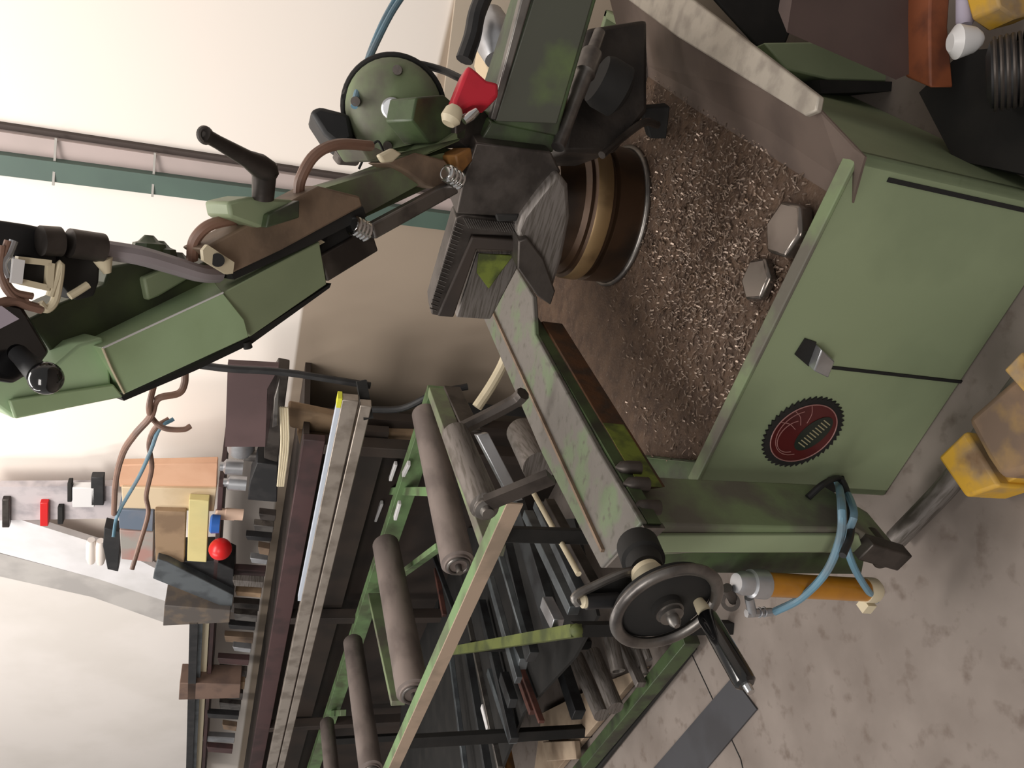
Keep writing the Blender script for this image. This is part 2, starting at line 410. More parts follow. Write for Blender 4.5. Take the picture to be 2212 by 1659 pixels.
# column hanging at the end of the bed
CP = vplane(P(1385, 1070, 1.03), UM)
col_ = [on(CP, *q) for q in ((1390, 1130), (1560, 1136), (1850, 1142), (1952, 1200), (1945, 1225), (1900, 1215), (1860, 1196), (1500, 1196), (1345, 1205), (1335, 1180))]
colm = MB().prism(col_, -CP[1] * .115).obj('column', G_GR, SAW, bev=.004, label='grimy green hanging column')
MB().prism([on(CP, *q, .0) for q in ((1400, 1150), (1850, 1150), (1862, 1186), (1400, 1186))], CP[1] * .008).obj('column_flange', G_CAB, colm, bev=.002)
MB().prism([on(CP, *q, -.012) for q in ((1430, 1186), (1870, 1190), (1860, 1240), (1440, 1236))], -CP[1] * .05).obj('column_side', G_DK, colm)
fo = MB(); q = on(CP, 1905, 1200, .012); fo.cyl(q - CP[1] * .05, q + CP[1] * .012, .022, 24); q2 = on(CP, 1935, 1185, .01)
fo.beam(on(CP, 1860, 1180, .01), on(CP, 1945, 1205, .01), .04, .03, CP[1]); fo.obj('column_foot', STEELD, colm, bev=.003)

# hydraulic cylinder
hc = MB(); ha, hb = on(CP, 1648, 1262, .03), on(CP, 1885, 1275, .03)
cyl_ = MB().cyl(ha, hb, .0205, 28).obj('hydraulic_cylinder', AMBER, SAW, label='amber hydraulic cylinder')
hd = (hb - ha).normalized()
g = MB(); g.lathe(ha - hd * .055, ha + hd * .003, [(0, .016), (.2, .02), (.45, .02), (.5, .024), (1, .025)], 28); g.obj('cylinder_head', ALU, cyl_)
g = MB(); f0 = on(CP, 1618, 1290, .03); g.cyl(f0, on(CP, 1625, 1325, .034), .008, 16); g.cyl(on(CP, 1612, 1325, .034), on(CP, 1668, 1322, .034), .0075, 6)
g.torus(on(CP, 1640, 1323, .034), hd, .008, .0015, 16, 6); g.torus(on(CP, 1650, 1322, .034), hd, .008, .0015, 16, 6)
g.obj('cylinder_fitting', ALU, cyl_)
g = MB(); g.pipe(on(CP, 1578, 1300, .02), on(CP, 1578, 1300, .036), .016, .009, 24); g.cyl(on(CP, 1570, 1270, .03), on(CP, 1585, 1296, .03), .009, 12); g.obj('cylinder_eye', STEELD, cyl_)
g = MB(); g.lathe(hb - hd * .02, hb + hd * .012, [(0, .0225), (.7, .0225), (1, .016)], 24); g.box(on(CP, 1862, 1290, .03), hd * .02, CP[1] * .02, hd.cross(CP[1]) * .02); g.obj('cylinder_end_cap', CREAM, cyl_)
def ctube(pts, r, m, name, par, label=None):
    return MB().tube(pts, r).obj(name, m, par, label=label)
ctube([on(CP, 1672, 1322, .036), on(CP, 1730, 1292, .05), on(CP, 1785, 1235, .06), on(CP, 1815, 1160, .05), on(CP, 1818, 1095, .03), P(1812, 1050, 1.15), P(1808, 1040, 1.22)], .0068, HOSE, 'hose', SAW, 'blue hose from cylinder head up to the cabinet')
ctube([on(CP, 1893, 1296, .03), on(CP, 1872, 1272, .05), on(CP, 1842, 1220, .05), on(CP, 1828, 1165, .03), on(CP, 1845, 1110, .03), P(1828, 1060, 1.15), P(1818, 1040, 1.22)], .0062, HOSE, 'hose', SAW, 'blue hose to the bottom of the cylinder')
ctube([P(1745, 1075, 1.12), P(1780, 1045, 1.12), P(1815, 1035, 1.14), P(1835, 1085, 1.1), P(1838, 1150, 1.0), P(1820, 1200, .97)], .006, BLACK, 'cable', SAW)

# handwheel
hw = P(1441, 1312, .86)
_r = (hw - CAM).normalized(); _p = (BD - _r * BD.dot(_r)).normalized()
ax = -(_r * math.cos(math.radians(58)) + _p * math.sin(math.radians(58)))
def hoff(px, py): return None
Rw = 118 * pdist(0, 0, hw)
wheel = MB().torus(hw, ax, Rw, .0085, 64, 12, .8).obj('handwheel', STEEL, SAW, label='polished steel handwheel rim')
MB().lathe(hw - ax * .014, hw + ax * .004, [(0, Rw * .98), (.3, Rw * .97), (.5, Rw * .9), (.6, Rw * .3), (1, Rw * .28)], 48).obj('wheel_disc', BLACKM, wheel, label='black dished wheel disc')
MB().lathe(hw, hw + ax * .03, [(0, .019), (.3, .019), (.32, .016), (.5, .016), (.52, .008), (.8, .008), (1, .004)], 24).obj('wheel_hub', STEEL, wheel)
hp0 = P(1516, 1312, .855)
e_h = (hp0 - hw); 
MB().lathe(hp0 - ax * .012, hp0 + ax * .014, [(0, .007), (.5, .009), (1, .009)], 16).obj('handle_collar', CREAM, wheel)
MB().lathe(hp0 + ax * .012, hp0 + ax * .115, [(0, .0115), (.06, .013), (.5, .0135), (.9, .014), (.97, .0135), (1, .010)], 24).obj('wheel_handle', BLACKG, wheel, label='black plastic turning handle')
MB().lathe(hp0 + ax * .115, hp0 + ax * .125, [(0, .006), (1, .005)], 12).obj('handle_screw', CHROME, wheel)
sh0 = P(1392, 1222, .905); MB().cyl(sh0, hw - ax * .01, .012, 20).obj('spindle', STEELD, SAW)
MB().lathe(P(1378, 1180, .96), P(1398, 1232, .90), [(0, .03), (.6, .03), (.65, .025), (1, .022)], 28).obj('spindle_housing', BLACKM, SAW)
MB().lathe(P(1392, 1232, .895), P(1405, 1252, .88), [(0, .02), (.5, .022), (1, .017)], 28).obj('spindle_collar', CREAM, SAW)
g = MB(); g.tube([P(1372, 1232, .9), P(1340, 1240, .9), P(1285, 1265, .9), P(1243, 1288, .9), P(1250, 1305, .9)], .006)
lever_ = g.obj('clamp_lever', STEEL, SAW)
g = MB(); g.cyl(P(1335, 1296, .9), P(1265, 1300, .9), .010, 18); g.obj('lever_knob', BLACK, lever_)
g = MB(); g.lathe(P(1272, 1300, .9), P(1250, 1298, .9), [(0, .008), (.6, .009), (1, .004)], 16); g.obj('lever_tip', CREAM, lever_)
MB().prism([P(*q, .91) for q in ((1255, 1282), (1340, 1245), (1378, 1250), (1370, 1290), (1330, 1290))], Vector((0, .02, 0))).obj('lever_plate', BLACKM, lever_)

# ---- infeed roller carried on two arms from the bed
ir = P(983, 935, 1.42), P(1050, 1098, 1.2)
rr = MB().lathe(ir[0], ir[1], [(0, .02), (.02, .026), (.97, .026), (.98, .02), (1, .018)], 28).obj('infeed_roller', STEELM, SAW)
MB().lathe(ir[1] + (ir[1] - ir[0]).normalized() * -.002, ir[1] + (ir[1] - ir[0]).normalized() * .016, [(0, .02), (.4, .02), (.5, .012), (1, .010)], 20).obj('roller_bearing', STEEL, rr)
g = MB(); g.tube([P(1000, 925, 1.42), P(1040, 905, 1.42), P(1110, 868, 1.40), P(1130, 850, 1.38)], .014, 8); g.obj('roller_arm', STEELD, SAW)
g = MB(); g.beam(P(1055, 1085, 1.18), P(1190, 1030, 1.12), .012, .032); g.obj('roller_arm', STEELD, SAW)

# ---- head: vise jaw block and casting above the turntable
JZ = vplane(P(1060, 400, 1.30), BD)
def slab(name, q, D, th, m, par=SAW, bev=.003, label=None, pl=None, off=0):
    pl = pl or vplane(P(*q[0], D), UM)
    return MB().prism([on(pl, *x, off) for x in q], -pl[1] * th).obj(name, m, par, bev=bev, label=label)
JP = vplane(P(1080, 390, 1.27), UM)
jaw = slab('jaw_block', ((1028, 308), (1190, 328), (1212, 372), (1160, 420), (1128, 470), (985, 462), (998, 400)), 0, .14, STEELD, pl=JP, label='dark steel jaw block')
slab('jaw_notch', ((1070, 462), (1075, 480), (1118, 478), (1122, 462)), 0, .03, BLACKM, pl=JP, off=.002)
# curled sheet of swarf / worn casting in front of turntable
g = MB(); pr = [(1165, 418), (1205, 372), (1228, 400), (1232, 470), (1215, 560), (1190, 640), (1170, 628), (1140, 560), (1115, 500), (1128, 468)]
g.prism([on(JP, *x, .02) for x in pr], -JP[1] * .08)
cast = g.obj('worn_guide_casting', STEELM, SAW, bev=.008)
slab('guide_casting_foot', ((1120, 520), (1140, 515), (1175, 560), (1200, 630), (1190, 660), (1160, 640), (1118, 580)), 0, .07, STEELD, pl=JP, off=.035)
# L frame bracket
LP = vplane(P(990, 500, 1.34), UM)
bk = slab('bracket', ((985, 468), (1000, 462), (1135, 478), (1140, 512), (1020, 508), (960, 684), (932, 680), (930, 655)), 0, .05, STEELD, pl=LP, label='dark L shaped bracket with ribbed edge')
slab('bracket_face', ((1020, 512), (1135, 520), (1132, 545), (1030, 540), (980, 686), (945, 684)), 0, .06, BROWND, par=bk, pl=LP, off=.006)
g = MB()
for k in range(26):
    t = k / 25; a = Vector((1000 + 130 * t, 470 + 14 * t)); g.beam(on(LP, a.x, a.y, .009), on(LP, a.x + 12, a.y + 22, .009), .0012, .004, LP[1])
for k in range(22):
    t = k / 21; a = Vector((992 - 58 * t, 480 + 185 * t)); g.beam(on(LP, a.x - 6, a.y, .009), on(LP, a.x + 10, a.y + 6, .009), .0012, .004, LP[1])
g.obj('bracket_ribs', STEEL, bk)
slab('stop_plate', ((1030, 545), (1112, 545), (1118, 580), (1060, 690), (1048, 690), (985, 686)), 0, .03, STEELM, pl=LP, off=-.03)
slab('stop_plate_face', ((1034, 548), (1110, 552), (1085, 585), (1056, 625), (1030, 590)), 0, .004, YG, pl=LP, off=-.024)

# ---- horizontal guard box going right (top of photo)
gp = vplane(P(1150, 150, 1.2), hdir(62))
gb = slab('head_guard', ((1158, -40), (1300, -40), (1210, 272), (1205, 296), (1075, 268), (1060, 255)), 0, .12, G_DK, pl=gp, label='oily green guard box at the head')
slab('guard_face', ((1165, -40), (1292, -40), (1203, 268), (1070, 262)), 0, .004, mat('grimy_grey_green', (74, 76, 66), (104, 128, 66), 4, .5, lo=.52, hi=.66), par=gb, pl=gp, off=.004)
slab('guard_edge', ((1135, -40), (1160, -40), (1072, 262), (1058, 258)), 0, .02, STEEL, par=gb, pl=gp, off=.006, label='bright worn guard edge')
slab('head_lower_plate', ((1062, 262), (1200, 290), (1195, 330), (1160, 325), (1040, 300)), 0, .09, G_DK, pl=gp, off=-.012)
# rod with clevis
g = MB(); ra, rb_ = P(1205, 318, 1.24), P(1295, 70, 1.32)
rod = MB().lathe(ra, rb_, [(0, .012), (.42, .013), (.45, .015), (.6, .016), (.62, .02), (.8, .02), (.82, .012), (1, .011)], 20).obj('tension_rod', STEEL, SAW)
slab('red_tag', ((1205, 215), (1228, 212), (1222, 245), (1200, 250)), 1.28, .02, RED, label='small red block behind the rod')
g = MB(); g.prism([P(*x, 1.42) for x in ((1270, 60), (1400, 40), (1400, 240), (1330, 330), (1215, 330), (1240, 200))], Vector((.02, .2, 0)))
g.obj('head_casting', mat('dark_oily_casting', (52, 46, 42), (34, 30, 28), 9, .5, .3, bump=.3), SAW, bev=.01)
g = MB(); g.lathe(P(1290, 170, 1.36), P(1350, 205, 1.36), [(0, .045), (.2, .05), (.8, .05), (1, .03)], 28); g.obj('pulley', BLACKM, SAW)
g = MB(); g.tube([P(1300, 335, 1.36), P(1335, 305, 1.38), P(1390, 265, 1.42), P(1420, 270, 1.45)], .008); g.obj('coolant_pipe', STEELD, SAW)
slab('chip_chute', ((1385, 235), (1448, 230), (1440, 300), (1405, 300), (1400, 280)), 1.5, .03, BLACKM)
slab('rear_ledge', ((1395, 60), (1450, 100), (1500, 150), (1420, 260), (1385, 240)), 1.62, .03, STEELM)

# ---- raised saw arm
ap0, ap1, ap2 = P(1000, 400, 1.28), P(0, 860, .92), P(720, 700, 1.16)
AP = plane3(ap0, ap1, ap2); AN = AP[1]
def aslab(name, q, off, th, m, par=SAW, bev=.003, label=None):
    return MB().prism([on(AP, *x, off) for x in q], -AN * th).obj(name, m, par, bev=bev, label=label)
ARM = aslab('saw_arm', ((60, 690), (130, 655), (225, 615), (238, 575), (330, 560), (430, 572), (700, 420), (960, 318), (1010, 330), (1000, 372), (790, 470), (800, 505), (700, 610), (545, 700), (300, 800), (140, 800)), -.03, .06, mat('dark_olive_arm', (66, 76, 48), (44, 46, 36), 9, .5), label='dark green raised saw arm body')
# lower guard cover (folded): bright edge from (222,752) to (482,632)
g = MB(); gv = [on(AP, 222, 752, .03), on(AP, 482, 632, .03), on(AP, 268, 852, .012), on(AP, 538, 728, .012), on(AP, 528, 690, .018),
                on(AP, 215, 728, -.02), on(AP, 462, 606, -.02)]
g.mesh(gv + [v - AN * .07 for v in gv], [(0, 1, 4, 3, 2), (0, 5, 6, 1), (0, 2, 9, 7), (2, 3, 10, 9), (3, 4, 11, 10), (1, 6, 13, 8), (5, 0, 7, 12), (5, 12, 13, 6), (7, 9, 10, 11, 8), (7, 8, 13, 12), (4, 1, 8, 11)])
gc = g.obj('blade_guard', G_LT, SAW, bev=.0015, label='light green folded blade guard')
MB().tube([on(AP, 222, 752, .031), on(AP, 350, 693, .031), on(AP, 482, 632, .031)], .0012, 6, 2).obj('guard_crease', WHITE, gc, label='bright highlight painted along the crease')  # white line painting the light caught by the fold
MB().tube([on(AP, 222, 752, .031), on(AP, 240, 795, .024), on(AP, 268, 850, .013)], .0014, 6, 2).obj('guard_crease', CREAM, gc)
# second guard (upper, its shade put into a darker green)
g = MB(); gv = [on(AP, 482, 632, .028), on(AP, 690, 522, .028), on(AP, 706, 614, .004), on(AP, 540, 728, .004), on(AP, 462, 606, -.02), on(AP, 662, 512, -.02)]
g.mesh(gv + [v - AN * .06 for v in gv], [(0, 1, 2, 3), (0, 4, 5, 1), (6, 9, 8, 7), (6, 7, 11, 10), (0, 3, 9, 6), (3, 2, 8, 9), (2, 1, 7, 8), (1, 5, 11, 7), (5, 4, 10, 11), (4, 0, 6, 10)])
g2 = g.obj('blade_guard', G_CAB, SAW, bev=.0015, label='upper section of the blade guard, its shade painted as darker green')
MB().prism([on(AP, *q, .006) for q in ((536, 603), (560, 588), (578, 600), (552, 616))], AN * .010).obj('paint_chip', CREAM, g2, label='bare whitish worn corner')
MB().prism([on(AP, *q, .006) for q in ((655, 522), (668, 510), (690, 522), (676, 530))], AN * .012).obj('paint_chip', CREAM, g2)
# end plate
g = MB().prism([on(AP, *q, .008) for q in ((-30, 830), (60, 800), (118, 790), (170, 745), (222, 728), (236, 770), (240, 828), (262, 850), (268, 858), (30, 905), (-30, 860))], -AN * .05).obj('arm_end_plate', mat('pale_green_paint', (178, 204, 164), (164, 190, 150), 6, .4), SAW, bev=.003, label='pale green end plate')
MB().prism([on(AP, *q, .010) for q in ((14, 862), (240, 828), (262, 856), (28, 903))], AN * .006).obj('arm_end_flange', G_LT, g, bev=.002)
# blade strip under the guard
g = MB(); bl = [(262, 858), (420, 790), (540, 728), (716, 612), (712, 622), (545, 742), (424, 800), (268, 866)]
g.prism([on(AP, *q, -.01) for q in bl], -AN * .03); blade = g.obj('blade_edge', BLACKM, SAW, label='black edge strip along the guard')
g = MB(); g.cyl(on(AP, 532, 738, -.01), on(AP, 536, 752, -.01), .006, 12); g.obj('blade_edge_bolt', BLACKM, blade)
# arm upper rail: brown casting
rail = MB().prism([on(AP, *q, .045) for q in ((436, 538), (690, 402), (778, 424), (784, 446), (610, 540), (500, 592), (480, 568))], -AN * .045).obj('arm_slide', WOODW, SAW, bev=.003, label='worn brown slide casting')
MB().prism([on(AP, *q, .047) for q in ((432, 540), (442, 528), (500, 566), (497, 590), (484, 592), (434, 562))], AN * .006).obj('slide_end', CREAM, rail)
MB().cyl(on(AP, 470, 562, .05), on(AP, 470, 562, .056), .008, 18).obj('slide_hole', BLACKM, rail)
MB().prism([on(AP, *q, .03) for q in ((500, 592), (784, 446), (792, 468), (690, 520), (506, 604))], -AN * .03).obj('slide_underside', BLACKM, rail)
# green base block with knob handle
kb = MB().prism([on(AP, *q, .06) for q in ((492, 436), (540, 425), (637, 432), (634, 470), (575, 490), (560, 492), (498, 470))], -AN * .05).obj('handle_block', G_CAB, SAW, bev=.004, label='green block carrying the clamp handle')
MB().prism([on(AP, *q, .06) for q in ((562, 492), (568, 462), (635, 432), (634, 470))], AN * .012).obj('handle_block_side', G_DK, kb, bev=.002)
hk = MB().lathe(on(AP, 568, 428, .06), on(AP, 572, 352, .075), [(0, .013), (.6, .014), (.75, .017), (1, .014)], 20).obj('clamp_handle', STEELD, SAW, label='dark clamp handle with long lever')
MB().lathe(on(AP, 578, 368, .085), on(AP, 440, 290, .11), [(0, .013), (.15, .014), (.35, .010), (.8, .0075), (.93, .0075), (1, .009)], 20).obj('lever_bar', STEELD, hk)
MB().torus(on(AP, 443, 292, .11), AN, .007, .003, 20, 8).obj('lever_eye', STEEL, hk)
# guide rod with spring collars
g1 = MB().beam(on(AP, 800, 500, .02), on(AP, 980, 402, .02), .024, .016, AN).obj('guide_bar', STEEL, SAW, bev=.003)
MB().beam(on(AP, 690, 580, .0), on(AP, 800, 515, .0), .04, .02, AN).obj('guide_bar_lower', STEELD, SAW, bev=.003)
def spring(c0, c1, name):
    g = MB(); g.cyl(c0, c1, .009, 16); d = (c1 - c0)
    for i in range(4): g.torus(c0 + d * (i + .5) / 4, d, .0115, .0038, 24, 8)
    return g.obj(name, CHROME, SAW, label='shiny coiled collar')
spring(on(AP, 762, 486, .035), on(AP, 792, 502, .035), 'spring_collar')
spring(on(AP, 962, 372, .035), on(AP, 994, 392, .035), 'spring_collar')
aslab('arm_hinge_block', ((728, 460), (770, 455), (812, 505), (802, 540), (700, 590), (692, 540)), .004, .06, BLACKM)
aslab('arm_green_web', ((640, 425), (900, 345), (960, 330), (955, 372), (790, 462), (740, 455), (690, 410)), -.01, .04, G_GR)
aslab('pivot_plate', ((840, 352), (900, 330), (960, 345), (985, 372), (950, 408), (920, 400), (880, 372)), .006, .05, WOODW)
aslab('pivot_block', ((985, 335), (1018, 318), (1024, 345), (1000, 372), (990, 362)), .02, .04, mat('orange_brown_shim', (150, 106, 58), (90, 62, 40), 20, .5))
# gearbox / motor
mc = P(850, 235, 1.36)
md = MB(); mdir = (CAM - mc); mdir = Vector((mdir.x, mdir.y, .25)).normalized()
gx = MB().lathe(mc - mdir * .1, mc + mdir * .055, [(0, .07), (.05, .082), (.55, .085), (.7, .082), (.8, .07), (.9, .045), (.93, .02), (1, .018)], 40).obj('gear_motor', G_GR, SAW, label='round green gear motor')
MB().lathe(mc + mdir * .05, mc + mdir * .062, [(0, .018), (.8, .018), (1, .015)], 24).obj('motor_hub', ALU, gx)
for k in range(4):
    g = MB(); a = math.pi / 4 + k * math.pi / 2; e1_ = mdir.orthogonal().normalized(); e2_ = mdir.cross(e1_)
    g.lathe(mc + (e1_ * math.cos(a) + e2_ * math.sin(a)) * .062, mc + (e1_ * math.cos(a) + e2_ * math.sin(a)) * .062 + mdir * .05, [(0, .01), (1, .008)], 12); g.obj('motor_bolt', STEELD, gx)
MB().torus(mc - mdir * .02, mdir, .088, .006, 48, 8).obj('motor_flange', BLACKM, gx)
aslab('motor_foot', ((770, 300), (840, 330), (930, 325), (1010, 270), (1005, 300), (900, 345), (800, 350)), .0, .06, G_GR)
aslab('motor_bracket', ((900, 210), (960, 205), (1000, 240), (1010, 300), (930, 310), (890, 260)), -.01, .06, G_DK)
jb = MB().prism([P(*q, 1.36) for q in ((668, 240), (690, 228), (755, 245), (765, 300), (735, 318), (700, 290))], Vector((0, .08, 0))).obj('junction_box', BLACK, SAW, bev=.008, label='black junction box beside the motor')
MB().prism([P(*q, 1.35) for q in ((745, 300), (790, 318), (780, 345), (735, 342), (722, 325))], Vector((0, .05, 0))).obj('junction_box_cover', STEELD, jb, bev=.004)
g = MB(); 
gb2 = [(1012, 138), (1030, 152), (1052, 172), (1078, 178), (1078, 208), (1058, 225), (1022, 225), (1000, 236), (978, 250), (980, 215), (1000, 165)]
g.prism([P(*q, 1.16) for q in gb2], Vector((.0, .05, 0))); g.obj('red_cover', RED, SAW, bev=.006, label='red plastic cover by the pivot')
MB().lathe(P(968, 268, 1.15), P(985, 232, 1.15), [(0, .01), (.3, .016), (.8, .014), (1, .01)], 16).obj('white_bushing', CREAM, SAW)
MB().lathe(P(1002, 262, 1.15), P(1030, 240, 1.15), [(0, .006), (.5, .008), (1, .006)], 16).obj('pivot_pin', CHROME, SAW)
aslab('pivot_knuckle', ((985, 258), (1040, 232), (1072, 262), (1040, 300), (1015, 320), (985, 300)), .0, .07, STEELD)
# electrical control block at far left
blk = MB().prism([on(AP, *q, .03) for q in ((-40, 470), (60, 485), (232, 520), (226, 560), (170, 575), (100, 600), (60, 560), (-40, 540))], -AN * .06).obj('terminal_block', BLACK, SAW, bev=.004, label='black electrical block with loose wires')
MB().prism([on(AP, *q, .036) for q in ((128, 548), (218, 560), (215, 610), (205, 640), (165, 650), (130, 610))], -AN * .05).obj('terminal_housing', BLACKM, blk, bev=.003)
g = MB(); g.cyl(on(AP, 150, 525, .045), on(AP, 222, 535, .045), .015, 20); g.cyl(on(AP, 88, 520, .045), on(AP, 130, 522, .045), .015, 20); g.obj('solenoid', STEELD, blk)
g = MB(); fr = [(36, 560), (108, 568), (104, 622), (34, 606)]
for i in range(4): g.beam(on(AP, *fr[i], .05), on(AP, *fr[(i + 1) % 4], .05), .006, .008, AN)
g.obj('terminal_frame', CREAM, blk)
MB().prism([on(AP, *q, .046) for q in fr], -AN * .03).obj('relay', BLACKM, blk)
MB().beam(on(AP, 40, 560, .056), on(AP, 34, 612, .056), .010, .004, AN).obj('relay_edge', WHITE, blk)
for i, (pts, m, r) in enumerate((([(108, 640), (122, 600), (130, 570), (128, 600), (118, 650), (100, 668), (85, 655)], CREAM, .0042), ([(5, 530), (0, 580), (12, 620), (40, 650), (60, 650)], HOSEB, .004),
                 ([(18, 520), (6, 560), (10, 600), (30, 630), (70, 640)], HOSEB, .0035), ([(150, 640), (170, 628), (190, 615)], CREAM, .004),
                 ([(-20, 660), (30, 650), (60, 660), (90, 668)], HOSEB, .005), ([(30, 520), (20, 545), (5, 570), (15, 600)], ALU, .004))):
    MB().tube([on(AP, *q, .05) for q in pts], r).obj('wire', m, blk, label='loose cream wire' if m is CREAM else None)
MB().lathe(on(AP, 222, 560, .04), on(AP, 232, 590, .04), [(0, .010), (1, .004)], 12).obj('wire_nut', CREAM, blk)
ctube([on(AP, 225, 540, .03), on(AP, 300, 552, .03), on(AP, 370, 572, .025), on(AP, 430, 590, .02), on(AP, 470, 592, .01)], .011, HOSEG, 'conduit', SAW, 'grey conduit from the electrical block')
for q in ((322, 508), (345, 520), (385, 545)): MB().lathe(on(AP, q[0], q[1] + 35, -.02), on(AP, q[0], q[1], -.02), [(0, .02), (.5, .018), (.6, .012), (1, .005)], 8).obj('arm_nut', G_DK, SAW)
aslab('arm_pocket_plate', ((310, 600), (380, 570), (430, 590), (345, 640), (320, 650)), -.02, .02, G_CAB)
MB().prism([on(AP, *q, .05) for q in ((-40, 640), (50, 660), (110, 760), (80, 800), (30, 830), (-40, 820))], -AN * .07).obj('switch_box', BLACKG, SAW, bev=.004, label='glossy black switch box')
MB().prism([on(AP, *q, .055) for q in ((-40, 668), (0, 660), (38, 688), (-5, 710), (-40, 722))], AN * .004).obj('switch_label', mat('pale_lilac_plate', (176, 166, 178), None, 5, .4), SAW, label='blank pale plate on the switch box')
bh = MB().lathe(on(AP, 38, 762, .05), on(AP, 88, 812, .085), [(0, .009), (.2, .009), (1, .012)], 20).obj('pull_handle', BLACK, SAW, label='black handle with ball knob')
kc = on(AP, 99, 817, .095); MB().ball(kc, 36 * pdist(0, 0, kc)).obj('ball_knob', BLACKG, bh, label='glossy black ball knob')
# hoses on top
ctube([on(AP, 645, 425, .02), on(AP, 650, 385, .03), on(AP, 680, 335, .04), on(AP, 730, 312, .04), on(AP, 800, 315, .02)], .0075, HOSEB, 'cable', SAW, 'brown cable looping above the arm')
ctube([on(AP, 415, 560, .01), on(AP, 420, 520, .02), on(AP, 450, 488, .03), on(AP, 500, 475, .03), on(AP, 540, 470, .01)], .007, HOSEB, 'cable', SAW, 'brown cable below the handle block')
ctube([P(885, -30, 1.5), P(845, 30, 1.45), P(805, 110, 1.4), P(780, 170, 1.36), P(765, 230, 1.33)], .006, HOSE, 'hose', SAW, 'blue hose coming down to the gear motor, nearer one')
ctube([P(870, -30, 1.52), P(830, 40, 1.47), P(800, 110, 1.42), P(788, 150, 1.38), P(775, 190, 1.35)], .005, HOSE, 'hose', SAW, 'blue hose coming down to the gear motor, rear one')
ctube([P(745, 210, 1.38), P(765, 170, 1.4), P(810, 138, 1.42), P(880, 135, 1.44), P(950, 150, 1.42), P(1000, 172, 1.36)], .007, BLACK, 'cable', SAW, 'black cable arching over the gear motor')
ctube([P(775, 365, 1.3), P(790, 335, 1.29), P(815, 305, 1.28), P(830, 330, 1.28)], .002, BLACKM, 'wire', SAW)
ctube([P(1003, 130, 1.7), P(1020, 80, 1.7), P(1030, 30, 1.7), P(1050, -20, 1.7)], .02, BLACK, 'cable_bundle', SAW)
slab('rag', ((480, 500), (520, 472), (520, 500), (500, 520), (445, 540), (430, 530)), 0, .01, CREAM, pl=AP, off=-.005, label='crumpled pale rag')
slab('rag', ((820, 335), (850, 320), (870, 332), (850, 350), (830, 352)), 0, .01, CREAM, pl=AP, off=.03)

# swarf on the tray : uncountable
sw = MB(); zt = TZ - .032
cnt = 0
while cnt < 4200:
    px = random.gauss(1500, 110) if random.random() < .75 else random.uniform(1350, 1750); py = random.gauss(520, 230)
    if px < 1420 and random.random() < (1420 - px) / 130: continue
    if not (1290 < px < 1840 and 60 < py < 1000): continue
    if px > 1836 - (py - 440) * .55 - 12 and py > 440: continue
    if py < 440 and px > 1470 + (py - 180) * 1.35: continue
    c = hz(px, py, zt); k = (c - tb); k.z = 0
    if k.length < TR * .98: continue
    if (c - A).dot(VM) < T + .005 or (c - A).dot(VM) > DEP - .03 or (A - c).dot(UM) > L_AB - T or (A - c).dot(UM) < -.1: continue
    L_ = random.uniform(.002, .008); a = random.uniform(0, 6.28); d = Vector((math.cos(a), math.sin(a), random.uniform(-.3, .3))).normalized()
    s_ = d.cross(Z).normalized() * random.uniform(.0006, .0018); u = Z * random.uniform(.0005, .004)
    o_ = c + Z * random.uniform(0, .004)
    sw.mesh([o_ - d * L_ - s_, o_ - d * L_ + s_, o_ + u + s_, o_ + u - s_, o_ + d * L_ + s_, o_ + d * L_ - s_], [(0, 1, 2, 3), (3, 2, 4, 5)]); cnt += 1
tag(sw.obj('metal_swarf', CHIP, smooth=False), 'fine shiny metal chips scattered over the brown saw tray', 'metal chips', kind='stuff')
# hex blocks lying on the tray
HEXM = mat('machined_hex_steel', (128, 120, 114), (106, 98, 92), 12, .22, .85)
def hexblock(px, py, ang, r, h, label):
    c = hz(px, py, zt); g = MB()
    g.prism([c + Vector((math.cos(ang + i * math.pi / 3) * r, math.sin(ang + i * math.pi / 3) * r, 0)) for i in range(6)], Z * h)
    o = g.obj('hex_block', HEXM, bev=.006); o.location = (0, 0, 0); return tag(o, label, 'metal block', None)
hexblock(1722, 500, .2, .05, .03, 'larger hexagonal steel offcut lying on the chip tray near its right corner')
hexblock(1650, 606, .5, .042, .02, 'smaller hexagonal steel offcut on the chip tray beside the larger one')

# ================================================================ ROLLER CONVEYOR
CZ_ = .73
ROLLM = mat('worn_roller', (126, 115, 110), (106, 96, 92), 7, .5, .25, stretch=(1, 1, 3))
cv = hz(800, 1300, CZ_); CV = thing('roller_conveyor', (cv.x, cv.y, 0), 'green roller conveyor with worn grey rollers behind the saw bed', 'conveyor')
def cb(name, a, b_, w_, h_, m, label=None, z=CZ_, par=CV, z2=None):
    return MB().beam(hz(*a, z) - Z * h_ / 2, hz(*b_, z if z2 is None else z2) - Z * h_ / 2, w_, h_).obj(name, m, par, bev=.002, label=label)
cb('side_rail', (925, 842), (655, 1690), .045, .07, G_CONV, 'far green side rail', z=CZ_ - .02)
near = MB(); p, q = hz(1095, 1085, CZ_ + .02), hz(825, 1690, CZ_ + .02); d = (q - p).normalized(); sd = d.cross(Z)
if sd.y > 0: sd = -sd
near.box(p, q - p, -sd * .034, Z * -.006); 
nr = near.obj('side_rail', G_CONV, CV, label='near green side rail')
MB().box(p, q - p, sd * .004, Z * -.034).obj('rail_web', mat('rail_bare_edge', (160, 140, 122), (138, 122, 106), 9, .5), nr, label='bare beige outer face of near rail')
